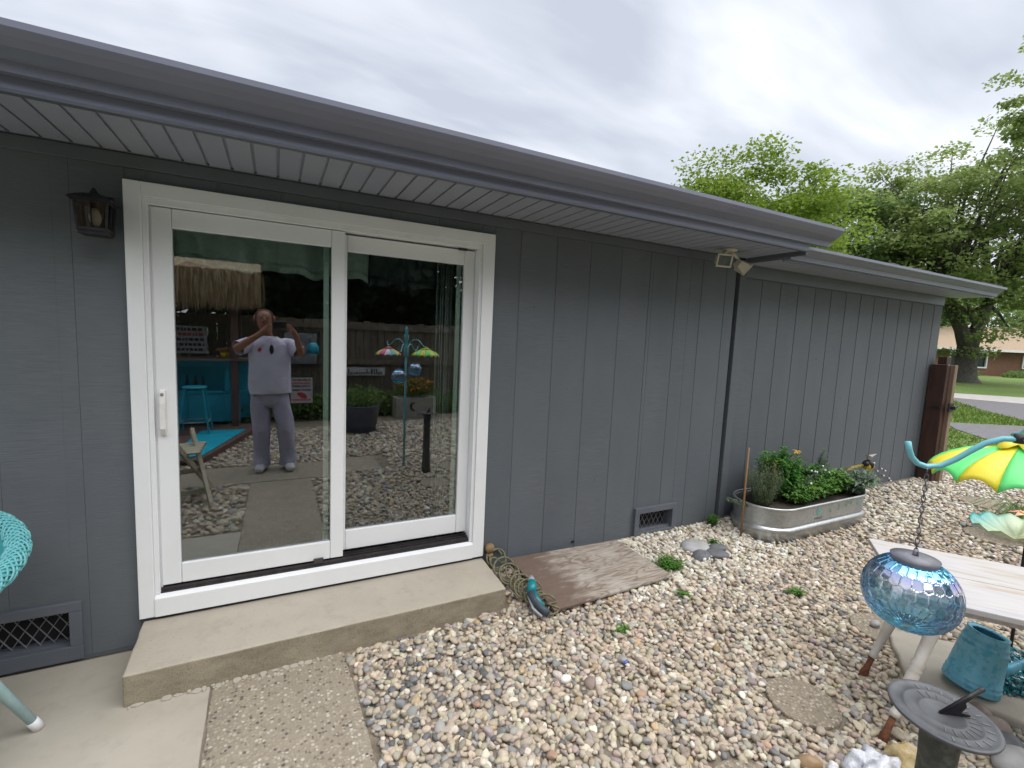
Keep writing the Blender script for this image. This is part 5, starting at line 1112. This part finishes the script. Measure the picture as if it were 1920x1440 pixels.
shrub(ff(6.8, 2.0), (1.4, 1.0, 0), 1.25, LM3, 'green rounded shrub in front of the far brick wall', 3); shrub(ff(8.2, 3.2), (1.0, .9, 0), .8, leafmat('pale_leaf', (.16, .21, .12), (.25, .31, .19)), 'pale silvery shrub at the right edge of the far lawn', 4)
# ------------------------------------------------------------------ the yard behind the photographer (seen reflected in the door)
FENW = pm('fence_wood', (.20, .165, .125), (.11, .09, .07), rough=.85, scale=3, stretch=(5, 5, .5), bump=.4)
fen = thing('board_fence', (0, -6.85, 0), 'weathered vertical board fence behind the yard, reflected in the door', 'fence')
r = random.Random(2); x = -5.0
while x < 6.4:
    wd = .14; m = MB(); h_ = 1.86 + r.uniform(-.02, .02); m.box(x + .004, x + wd - .004, -6.87 + r.uniform(0, .008), -6.845, .02, h_); m.build('fence_board', FENW, fen, bevel=.003, seg=1); x += wd
for z in (.35, 1.0, 1.70):
    MB().box(-5, 6.4, -6.84, -6.79, z, z + .09).build('rail', FENW, fen, bevel=.003)
for x in (-3.6, -1.2, 1.2, 3.6, 6.0): MB().box(x, x + .09, -6.97, -6.88, -.1, 1.9).build('fence_post', FENW, fen)
# thatched bar
THM = pm('thatch', (.30, .20, .10), (.16, .10, .05), rough=.9, scale=5, stretch=(24, 24, 1.2), bump=.8, bscale=12, dist=.02)
TURQ = pm('turquoise_paint', (.02, .33, .47), (.03, .39, .53), rough=.5, scale=6); PUR = pm('brown_post', (.17, .10, .085), (.11, .065, .055), rough=.8, scale=5, stretch=(5, 5, .6), bump=.3)
bar = thing('tiki_bar', (-1.5, -6.0, 0), 'turquoise garden bar on brown posts with a shaggy thatched roof, reflected', 'bar')
for x, y in ((-.60, -5.72), (-2.5, -5.72), (-.60, -6.6), (-2.5, -6.6)): MB().box(x - .05, x + .05, y - .05, y + .05, 0, 2.2).build('bar_post', PUR, bar, bevel=.006)
m = MB(); m.box(-2.6, -.3, -6.15, -5.62, 1.115, 1.155); m.build('counter', pm('counter_wood', (.13, .1, .09), (.2, .16, .14), rough=.6, scale=4, stretch=(1, 8, 1)), bar, bevel=.005)
x = -2.45
while x < -.4:
    if abs(x + .60) > .1: MB().box(x + .003, x + .237, -5.86, -5.84, .12, .56).build('bar_board', TURQ, bar, bevel=.003)
    x += .24
MB().box(-2.45, -.3, -5.9, -5.865, .58, .62).build('shelf', TURQ, bar); MB().box(-2.45, -.3, -5.875, -5.84, 1.02, 1.112).build('bar_rail', TURQ, bar); MB().box(-2.45, -.3, -6.3, -6.28, .1, 1.1).build('back_panel', TURQ, bar)
for x in (-2.45, -.75, -.45): MB().box(x, x + .07, -5.872, -5.842, .62, 1.02).build('upright', TURQ, bar)
for i, x in enumerate((-1.28, -1.17, -1.07)): 
    m = MB(); m.lathe([(.028, .0), (.03, .14), (.012, .19), (.012, .24)], 12, (x, -6.0, .62)); tag(m.build('bottle', pm('bottle%d' % i, [(.02, .03, .10), (.05, .02, .02), (.02, .06, .05)][i], rough=.1), None, org=(x, -6.0, .62)), ['dark blue bottle, left of three on the bar shelf', 'dark red bottle, middle of three on the bar shelf', 'dark green bottle, right of three on the bar shelf'][i], 'bottle', 'bottles on the bar shelf')
# thatch: thick shaggy skirt of many straw blades over a rounded core
r2 = np.random.default_rng(8)
core = MB(); core.prism([(-3.3, -5.42, 2.36), (-3.3, -5.55, 2.52), (-3.3, -6.1, 2.66), (-3.3, -6.8, 2.5), (-3.3, -6.8, 2.2), (-3.3, -5.45, 2.15)], (3.06, 0, 0)); core.build('thatch_core', THM, bar)
n = 9000; sx = r2.uniform(-3.32, -.22, n); side = r2.random(n); top = side < .28
yy = np.where(top, r2.uniform(-6.2, -5.5, n), -5.42 + r2.uniform(-.03, .05, n)); endm = side > .86
ex = np.where(endm, -.22 + r2.uniform(-.03, .04, n), sx); yy = np.where(endm, r2.uniform(-6.6, -5.45, n), yy); z0 = np.where(top, 2.52 + .18 * np.clip((-5.5 - yy) / .6, 0, 1) + r2.uniform(0, .02, n), r2.uniform(2.2, 2.52, n)); ln = np.where(top, .12, r2.uniform(.2, .42, n)); z1 = np.maximum(z0 - ln, np.where(top, z0 - .08, 1.80 + .10 * (ex + 1.3).clip(0, 1) + r2.uniform(0, .08, n)))
wd = r2.uniform(.006, .014, n); q = r2.uniform(-.03, .03, (n, 2)); dyy = np.where(top, .15, q[:, 1] + .02)
V = np.stack([np.stack([ex - wd * ~endm, yy - wd * endm, z0], 1), np.stack([ex + wd * ~endm, yy + wd * endm, z0], 1), np.stack([ex + q[:, 0], yy + dyy * ~endm, z1], 1)], 1).reshape(-1, 3)
fastmesh('thatch', V, np.arange(n * 3).reshape(-1, 3), leafmat('straw', (.20, .12, .055), (.36, .24, .12), (.52, .42, .28), .15), parent=bar)['kind'] = 'stuff'
st = thing('bar_stool', (-1.08, -5.25, 0), 'turquoise metal bar stool in front of the garden bar', 'stool')
m = MB(); m.lathe([(0, .74), (.15, .74), (.165, .755), (.15, .77), (0, .765)], 24, (-1.08, -5.25, 0)); m.build('seat', TURQ, st)
for sx_, sy_ in ((1, 1), (-1, 1), (1, -1), (-1, -1)):
    m = MB(); m.bar((-1.08 + .11 * sx_, -5.25 + .11 * sy_, .74), (-1.08 + .2 * sx_, -5.25 + .2 * sy_, .0), .05, .018); m.build('leg', TURQ, st)
m = MB()
for z, w_ in ((.25, .17),): 
    for a_, b_ in (((1, 1), (-1, 1)), ((-1, 1), (-1, -1)), ((-1, -1), (1, -1)), ((1, -1), (1, 1))): m.tube([(-1.08 + w_ * a_[0], -5.25 + w_ * a_[1], z), (-1.08 + w_ * b_[0], -5.25 + w_ * b_[1], z)], .009, 6)
m.build('footrest', pm('pale_rail', (.4, .45, .46), rough=.4), st)
# deck and mat
dk = thing('wooden_deck', (-1.8, -4.6, 0), 'low brown wooden deck under the turquoise mat', 'deck')
for k in range(14):
    y0 = -5.6 + .145 * k; x1 = -.27 - (y0 + 5.6) * .285
    MB().prism([(-4, y0 + .003, .05), (x1, y0 + .003, .05), (x1 - .041, y0 + .142, .05), (-4, y0 + .142, .05)], (0, 0, .03)).build('deck_board', PUR, dk, bevel=.003, seg=1)
m = MB(); m.bar((-.24, -5.62, .045), (-.84, -3.52, .045), .035, .09); m.build('edge_board', PUR, dk)
m = MB(); m.prism([(-.43, -5.28, .082), (-.82, -3.75, .082), (-1.18, -3.62, .082), (-1.02, -5.3, .082)], (0, 0, .008)); tag(m.build('outdoor_mat', pm('turquoise_mat', (.0, .34, .50), (.0, .42, .58), rough=.8, scale=20, stretch=(1, 12, 1)), None, org=(-.8, -4.6, .082)), 'bright turquoise woven mat on the low deck, reflected in the door', 'mat')
# folding chair of pale wood
PALEW = pm('pale_painted_wood', (.52, .48, .36), (.44, .40, .30), rough=.6, scale=8)
fc_ = thing('folding_chair', (-1.0, -2.0, 0), 'pale wooden folding chair with slatted back, reflected at the left edge of the door', 'chair')
for q, (y0, y1) in enumerate(((-1.86, -2.42), (-2.16, -2.72))): pass
m = MB(); m.bar((-.56, -2.12, .0), (-.78, -2.72, .62), .032, .05); m.build('leg', PALEW, fc_); m = MB(); m.bar((-1.15, -1.92, .0), (-1.3, -2.52, .62), .032, .05); m.build('leg', PALEW, fc_)
m = MB(); m.bar((-.60, -2.62, .0), (-.95, -1.9, .9), .03, .045); m.build('leg', PALEW, fc_); m = MB(); m.bar((-1.15, -2.42, .0), (-1.5, -1.7, .9), .03, .045); m.build('leg', PALEW, fc_)
for k in range(5): m = MB(); m.bar((-.66 - .0 * k, -2.72 + .1 * k, .47), (-1.36, -2.54 + .1 * k, .47), .08, .02); m.build('slat', PALEW, fc_, bevel=.004)
for k in range(3): m = MB(); m.bar((-.62 - .06 * k, -2.3 - .16 * k, .1 + .16 * k), (-1.18 - .05 * k, -2.1 - .16 * k, .1 + .16 * k), .02, .045); m.build('stretcher', PALEW, fc_)
# signs, pots and ornaments by the fence
SGN = pm('sign_white', (.55, .55, .55), (.45, .45, .46), rough=.6, scale=20)
REDI = pm('red_ink', (.55, .05, .06), rough=.6); BLKI = pm('black_ink', (.03, .03, .035), rough=.6)
sg = thing('painted_sign', (-1.33, -6.55, 1.15), 'framed sign with rows of small writing hanging behind the bar', 'sign')
MB().box(-1.62, -1.06, -6.56, -6.54, 1.18, 1.64).build('board', SGN, sg)
for i in range(5):
    m = MB(); r = random.Random(i); x = -1.58
    while x < -1.12: w_ = r.uniform(.02, .07); m.box(x, min(x + w_, -1.1), -6.538, -6.5365, 1.22 + .085 * i, 1.265 + .085 * i); x += w_ + .02
    m.build('writing', REDI if i == 3 else BLKI, sg)
pc = thing('framed_picture', (.45, -6.7, 1.0), 'pale framed picture hanging on the fence behind the photographer', 'picture')
MB().box(.10, .72, -6.785, -6.76, .98, 1.62).build('frame', BLACKM, pc); MB().box(.13, .69, -6.758, -6.75, 1.01, 1.59).build('print', pm('blotchy_print', (.35, .36, .36), (.16, .17, .19), rough=.6, scale=5), pc)
bn = thing('garden_flag', (.40, -6.2, .5), 'white garden flag with red lettering on a stake beside the photographer', 'flag')
MB().box(.22, .58, -6.205, -6.198, .34, .80).build('cloth', pm('flag_cloth', (.62, .56, .56), (.5, .46, .47), rough=.9), bn); m = MB(); m.tube([(.20, -6.2, 0), (.20, -6.2, .86), (.6, -6.2, .82)], .006, 6); m.build('rod', BLACKM, bn)
for i, (z, mt) in enumerate([(.74, BLKI), (.685, REDI), (.63, BLKI), (.56, BLKI), (.385, REDI)]):
    m = MB(); r = random.Random(i + 9); x = .25
    while x < .54: w_ = r.uniform(.012, .04); m.box(x, min(x + w_, .55), -6.1975, -6.1965, z, z + .032); x += w_ + .01
    m.build('writing', mt, bn)
m = MB(); m.ell((.41, -6.197, .48), (.09, .002, .045), (0, .5, 0)); m.build('emblem', REDI, bn)
bk = thing('hanging_bucket', (.58, -6.4, 1.25), 'turquoise bucket hanging by the fence, reflected beside the door stile', 'bucket')
m = MB(); m.lathe([(0, 1.22), (.11, 1.22), (.10, 1.34), (.06, 1.42), (0, 1.43)], 20, (.60, -6.4, 0)); m.build('body', TURQ, bk); m = MB(); m.tube([(.5, -6.4, 1.3), (.55, -6.4, 1.5), (.65, -6.4, 1.5), (.7, -6.4, 1.3)], .004, 6); m.tube([(.6, -6.4, 1.51), (.6, -6.78, 1.62)], .005, 6); m.build('handle', BLACKM, bk)
fl = thing('flower_pot', (-.74, -5.9, 1.155), 'yellow flowers in a small pot on the bar counter', 'flower pot')
m = MB(); m.lathe([(0, 0), (.05, 0), (.07, .09), (0, .085)], 16, (-.74, -5.82, 1.156)); m.build('pot', pm('yellow_pot', (.6, .45, .02), rough=.5), fl); m = MB(); r = random.Random(1)
for k in range(60): q = r.uniform(0, 6.28); m.leaf((-.74 + .05 * math.cos(q), -5.82 + .05 * math.sin(q), 1.25), (math.cos(q), math.sin(q), r.uniform(.3, 2)), .10, .05)
m.build('flowers', leafmat('mixed_bloom', (.55, .08, .20), (.6, .45, .05), (.5, .5, .48)), fl)
ss_ = thing('slat_sign', (1.56, -6.72, .85), 'long white sign strip with dark letters on the fence', 'sign')
MB().box(1.12, 2.0, -6.77, -6.755, .78, .94).build('board', SGN, ss_)
m = MB(); r = random.Random(77); x = 1.16
while x < 1.95: w_ = r.uniform(.02, .055); m.box(x, x + w_, -6.754, -6.7525, .80, .92) if r.random() < .6 else m.box(x, x + w_, -6.754, -6.7525, .80, .85); x += w_ + .02
m.build('writing', BLKI, ss_)
pt_ = thing('tub_planter', (1.25, -4.9, 0), 'dark blue grey tub with trailing plants, reflected in the right glass panel', 'planter')
m = MB(); m.lathe([(0, .0), (.24, .0), (.30, .42), (.32, .43), (.29, .44), (.27, .40), (0, .39)], 28, (1.25, -4.95, .03)); m.build('tub', pm('blue_grey_tub', (.09, .10, .15), (.13, .14, .2), rough=.4, scale=6), pt_)
def refl_leaves(par, c_, r_, n_, L, mat, name, seed):
    q = np.random.default_rng(seed); o = q.normal(0, 1, (n_, 3)); o /= np.linalg.norm(o, axis=1)[:, None]; o *= (q.random(n_) ** .4)[:, None]; p = np.array(c_) + o * np.array(r_); d = q.normal(0, 1, (n_, 3)); d /= np.linalg.norm(d, axis=1)[:, None]; s = np.cross(d, q.normal(0, 1, (n_, 3))); s /= np.linalg.norm(s, axis=1)[:, None]
    V = np.stack([p, p + d * L * .5 + s * L * .35, p + d * L, p + d * L * .5 - s * L * .35], 1).reshape(-1, 3); return fastmesh(name, V, np.arange(n_ * 4).reshape(-1, 4), mat, parent=par)
refl_leaves(pt_, (1.25, -4.95, .58), (.36, .34, .20), 700, .07, LM2, 'leaves', 4)
pb = thing('planter_box', (2.45, -5.9, 0), 'pale wooden planter box with a crescent moon cutout and orange flowers', 'planter')
m = MB(); m.box(2.05, 2.85, -6.2, -5.9, .0, .42); m.build('box', pm('pale_box', (.36, .35, .30), (.28, .27, .23), rough=.7), pb, bevel=.006)
m = MB(); V = [];
for k in range(17): a_ = rad(50 + 260 * k / 16); V.append((2.40 + .085 * math.cos(a_), -5.897, .25 + .085 * math.sin(a_)))
for k in range(17): a_ = rad(310 - 260 * k / 16 - 0); V.append((2.43 + .072 * math.cos(a_) * .95, -5.897, .25 + .072 * math.sin(a_)))
m.add(V, [(k, k + 1, 32 - k, 33 - k) for k in range(16)]); m.build('moon', BLKI, pb)
refl_leaves(pb, (2.45, -6.05, .60), (.44, .2, .2), 500, .07, LM2, 'leaves', 5); refl_leaves(pb, (2.45, -6.0, .68), (.42, .2, .14), 160, .06, leafmat('orange_petal', (.45, .12, .02), (.6, .2, .03)), 'flowers', 6)
bd_ = thing('border_plants', (3.0, -6.4, 0), 'low dark border plants along the fence', 'plants', None, 'stuff'); refl_leaves(bd_, (1.7, -6.45, .2), (4.2, .28, .30), 5200, .09, LM2, 'foliage', 7)
# neighbour house and dark trees behind the fence
nh = thing('neighbour_house', (3.4, -14, 0), 'dark neighbouring house with a low gable behind the fence, reflected', 'house')
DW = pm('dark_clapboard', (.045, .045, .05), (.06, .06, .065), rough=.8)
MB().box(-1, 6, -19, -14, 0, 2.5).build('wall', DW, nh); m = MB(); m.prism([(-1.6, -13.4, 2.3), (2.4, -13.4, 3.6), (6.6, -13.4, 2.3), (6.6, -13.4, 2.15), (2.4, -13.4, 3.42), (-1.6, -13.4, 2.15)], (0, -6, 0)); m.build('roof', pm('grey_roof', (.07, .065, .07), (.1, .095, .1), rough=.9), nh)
m = MB(); m.bar((2.4, -13.37, 3.45), (6.7, -13.37, 2.12), .03, .10); m.bar((2.4, -13.37, 3.45), (-1.7, -13.37, 2.12), .03, .10); m.build('bargeboard', pm('grey_trim', (.3, .27, .29), rough=.6), nh)
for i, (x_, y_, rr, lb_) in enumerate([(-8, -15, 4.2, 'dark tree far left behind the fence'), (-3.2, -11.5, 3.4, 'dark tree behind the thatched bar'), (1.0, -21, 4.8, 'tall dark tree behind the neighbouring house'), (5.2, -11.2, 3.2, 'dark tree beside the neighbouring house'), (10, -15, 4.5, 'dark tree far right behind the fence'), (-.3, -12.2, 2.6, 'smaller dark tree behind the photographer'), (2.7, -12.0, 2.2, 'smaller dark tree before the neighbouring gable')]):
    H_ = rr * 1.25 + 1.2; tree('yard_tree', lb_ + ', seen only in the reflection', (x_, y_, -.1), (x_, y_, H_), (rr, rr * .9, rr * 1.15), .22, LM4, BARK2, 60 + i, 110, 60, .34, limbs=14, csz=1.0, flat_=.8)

# ------------------------------------------------------------------ the photographer, who stands behind the camera
SKIN = pm('skin', (.42, .20, .13), (.36, .16, .10), rough=.55, scale=20); SHIRT = pm('white_shirt', (.76, .74, .90), (.68, .66, .83), rough=.9, scale=5, bump=.5, bscale=6, dist=.025); PANT = pm('grey_trousers', (.50, .48, .62), (.42, .405, .53), rough=.9, scale=5, bump=.6, bscale=5, dist=.03); SHOE = pm('white_shoe', (.62, .62, .64), (.5, .5, .52), rough=.6, scale=20)
per = thing('person', (0, -3.17, .004), 'person in white shirt and grey trousers holding up a phone, reflected in the left glass', 'person')
def skin(name, chains, mat, sub=2):
    "chains: lists of (key, (x,y,z), r); a repeated key joins the chains"
    ids = {}; V = []; R = []; E = []
    for ch_ in chains:
        prev = None
        for it in ch_:
            k = it[0]
            if k not in ids: ids[k] = len(V); V.append(Vector(it[1]) - wloc(per)); R.append(it[2])
            i = ids[k]
            if prev is not None and prev != i: E.append((prev, i))
            prev = i
    me = bpy.data.meshes.new(name); me.from_pydata(V, E, []); o = bpy.data.objects.new(name, me); COL.objects.link(o); o.parent = per
    md = o.modifiers.new('skin', 'SKIN'); md.use_smooth_shade = True
    for i, rr in enumerate(R): me.skin_vertices[0].data[i].radius = rr if isinstance(rr, tuple) else (rr, rr)
    me.skin_vertices[0].data[0].use_root = True
    sb_ = o.modifiers.new('sub', 'SUBSURF'); sb_.levels = sub; sb_.render_levels = sub; me.materials.append(mat); return o
bx_ = -.07; by_ = -3.22
PEL = ('pel', (bx_, by_, .97), .11); WAI = ('wai', (bx_, by_ + .02, 1.16), .12); CHE = ('che', (bx_ - .005, by_, 1.38), .10); NEC0 = ('n0', (bx_ - .02, by_ - .005, 1.53), .066); NEC = ('nk', (bx_ - .035, by_ + .0, 1.63), .06); HD0 = ('h0', (bx_ - .05, by_ + .03, 1.70), .075); HD1 = ('h1', (bx_ - .055, by_ + .02, 1.80), .098); HD2 = ('h2', (bx_ - .055, by_ + .0, 1.88), .06)
LSH = ('ls', (bx_ - .20, by_ - .005, 1.49), .058); LEL = ('le', (bx_ - .345, by_ + .13, 1.43), .05); LW = ('lw', (-.150, -2.965, 1.62), .031); LP = ('lp', (-.105, -2.935, 1.675), .036)
RSH = ('rs', (bx_ + .215, by_ - .005, 1.49), .058); REL = ('re', (bx_ + .335, by_ + .11, 1.38), .05); RW_ = ('rw', (.200, -3.00, 1.60), .031); RP = ('rp', (.165, -2.985, 1.675), .036)
LHI = ('lh', (bx_ - .09, by_, .88), .075); LKN = ('lk', (-.165, by_ + .03, .52), .068); LAN = ('la', (-.165, by_ - .01, .11), .040); LTO = ('lt', (-.17, by_ + .05, .07), .022)
RHI = ('rh', (bx_ + .09, by_, .88), .075); RKN = ('rk', (.095, by_ + .06, .52), .068); RAN = ('ra', (.115, by_ + .02, .11), .040); RTO = ('rt', (.12, by_ + .08, .07), .022)
def fingers(side, pk, pp, base, dirs):
    out_ = []
    for i, (d1, d2, L) in enumerate(dirs):
        p0 = Vector(pp) + Vector(base[i]); p1 = p0 + Vector(d1).normalized() * L * .55; p2 = p1 + Vector(d2).normalized() * L * .45
        out_.append([(pk, pp, .036), (side + 'a%d' % i, tuple(p0), .0105), (side + 'b%d' % i, tuple(p1), .0095), (side + 'c%d' % i, tuple(p2), .008)])
    return out_
ph_c = Vector((.030, -2.932, 1.722))   # phone centre, behind the lens plane
lf = fingers('L', 'lp', LP[1], [(.012, .03, .03 - .018 * i) for i in range(4)], [((.55, .5, .3 - .15 * i), (.9, -.25, .0), .075 - .005 * abs(i - 1)) for i in range(4)]) + fingers('LT', 'lp', LP[1], [(.02, -.02, .02)], [((.7, -.2, .6), (.9, .1, .1), .06)])
rf = fingers('R', 'rp', RP[1], [(-.012, .03, .03 - .018 * i) for i in range(4)], [((-.4, .6, .35 - .15 * i), (-.9, -.1, .1), .075 - .005 * abs(i - 1)) for i in range(4)]) + fingers('RT', 'rp', RP[1], [(-.02, -.02, .02)], [((-.7, -.1, .6), (-.9, .2, .1), .06)])
body = skin('body', [[PEL, WAI, CHE, NEC0, NEC, HD0, HD1, HD2], [CHE, LSH, LEL, LW, LP], [CHE, RSH, REL, RW_, RP], [PEL, LHI, LKN, LAN, LTO], [PEL, RHI, RKN, RAN, RTO]] + lf + rf, SKIN)
def loft(m, rows, n=28, amp=.006, sd=1):
    "rows: (centre, rx, ry): horizontal rings with soft folds"
    V = []
    for j, (c_, rx, ry) in enumerate(rows):
        for k in range(n):
            q = 2 * math.pi * k / n; w_ = 1 + amp / max(rx, .05) * (math.sin(3 * q + 1.7 * j + sd) + .8 * math.sin(5 * q - 2.3 * j + 2 * sd)); V.append(Vector(c_) + Vector((rx * w_ * math.cos(q), ry * w_ * math.sin(q), .004 * math.sin(2 * q + j))))
    F = [(j * n + k, j * n + (k + 1) % n, (j + 1) * n + (k + 1) % n, (j + 1) * n + k) for j in range(len(rows) - 1) for k in range(n)]
    m.add(V, F, True)
m = MB()
loft(m, [((bx_, by_ + .01, z), rx, ry) for z, rx, ry in [(.925, .222, .168), (.95, .226, .174), (1.02, .226, .178), (1.12, .224, .184), (1.24, .220, .172), (1.36, .222, .150), (1.45, .225, .132), (1.50, .215, .120), (1.535, .165, .105), (1.565, .105, .09), (1.585, .082, .078)]], amp=.005)
for sh, el in ((LSH, LEL), (RSH, REL)):
    a_, e_ = Vector(sh[1]), Vector(el[1]); i_ = a_ + (Vector((bx_, by_, 1.47)) - a_) * .35; m.tube([i_, a_, a_.lerp(e_, .4), a_.lerp(e_, .80)], [.085, .090, .085, .088], 18, cap=False)
o = m.build('shirt', SHIRT, per); s_ = o.modifiers.new('sub', 'SUBSURF'); s_.levels = 1; s_.render_levels = 1
m = MB()
loft(m, [((bx_, by_, z), rx, ry) for z, rx, ry in [(.76, .12, .11), (.80, .185, .145), (.86, .205, .155), (.95, .208, .158), (1.02, .19, .145), (1.06, .10, .09)]], amp=.003)
for s, kn, an in ((-1, LKN, LAN), (1, RKN, RAN)):
    hx_ = bx_ + s * .098; kx, ky, _ = kn[1]; ax_, ay_, _ = an[1]
    loft(m, [((hx_, by_, .90), .105, .13), ((hx_ + s * .004, by_ + .005, .80), .112, .130), ((hx_ * .6 + kx * .4, by_ * .6 + ky * .4, .68), .106, .118), ((kx, ky, .54), .096, .104), ((kx, ky + .005, .46), .093, .100), ((kx * .5 + ax_ * .5, ky * .5 + ay_ * .5, .32), .088, .098), ((ax_, ay_ + .005, .19), .088, .100), ((ax_, ay_ + .012, .12), .094, .108), ((ax_, ay_ + .018, .075), .092, .108), ((ax_, ay_ + .018, .05), .088, .104)], amp=.006, sd=2 + s)
o = m.build('trousers', PANT, per); s_ = o.modifiers.new('sub', 'SUBSURF'); s_.levels = 1; s_.render_levels = 1
for nm, (x_, y_) in (('shoe', (-.168, by_ + .0)), ('shoe', (.118, by_ + .03))):
    s = -1 if x_ < 0 else 1; skin('shoe', [[('a', (x_, y_ - .08, .058), .054), ('b', (x_ + .005 * s, y_ + .03, .062), .058), ('c', (x_ + .018 * s, y_ + .15, .046), (.058, .042)), ('d', (x_ + .024 * s, y_ + .215, .04), (.045, .034))]], SHOE)
hc = Vector(HD1[1])
m = MB(); m.ell(hc + Vector((0, -.040, .022)), (.097, .092, .074)); m.build('hair', pm('reddish_hair', (.10, .045, .03), (.07, .035, .025), rough=.9, scale=40), per)
m = MB(); m.ell(hc + Vector((0, .105, -.018)), (.016, .024, .026)); m.ell(hc + Vector((0, .112, -.03)), (.02, .016, .013)); m.build('nose', SKIN, per)
for s in (-1, 1):
    m = MB(); m.ell(hc + Vector((s * .098, .0, -.01)), (.014, .024, .034)); m.build('ear', SKIN, per)
    m = MB(); m.ell(hc + Vector((s * .034, .086, .012)), (.013, .008, .009)); m.build('eye', pm('eye_white', (.5, .5, .48), (.1, .08, .06), rough=.3, scale=60), per)
m = MB(); m.ell(hc + Vector((0, .088, -.075)), (.026, .012, .009)); m.build('mouth', pm('lips', (.30, .10, .08), rough=.5), per)
m = MB()
for s in (-1, 1): m.tube([hc + Vector((s * .034 + .026 * math.cos(q * .6283), .105, .010 + .018 * math.sin(q * .6283))) for q in range(10)], .0022, 5, closed=True); m.tube([hc + Vector((s * .062, .1, .015)), hc + Vector((s * .1, .0, .012))], .002, 5)
m.build('glasses', BLACKM, per)
m = MB(); m.ell((bx_ + .02, by_ + .165, 1.44), (.022, .012, .055), (rad(-8), 0, rad(8))); m.build('sunglasses', BLACKM, per)
m = MB(); m.ell((bx_ - .10, by_ + .158, 1.435), (.020, .006, .028), (0, .3, .1)); m.build('shirt_emblem', REDI, per)
phn = thing('phone', tuple(ph_c), 'black smartphone held sideways in front of the face, reflected in the door', 'phone')
Rp = Matrix((RIGHT, -FWD, U)).transposed()
m = MB(); m.obox(ph_c, (.155, .009, .074), Rp); m.build('body', BLACKM, phn, bevel=.003)
m = MB(); m.obox(ph_c + RIGHT * -.045 + FWD * .006 + U * .012, (.030, .003, .026), Rp); m.build('camera_bump', pm('lens_glass', (.03, .03, .05), rough=.08), phn)
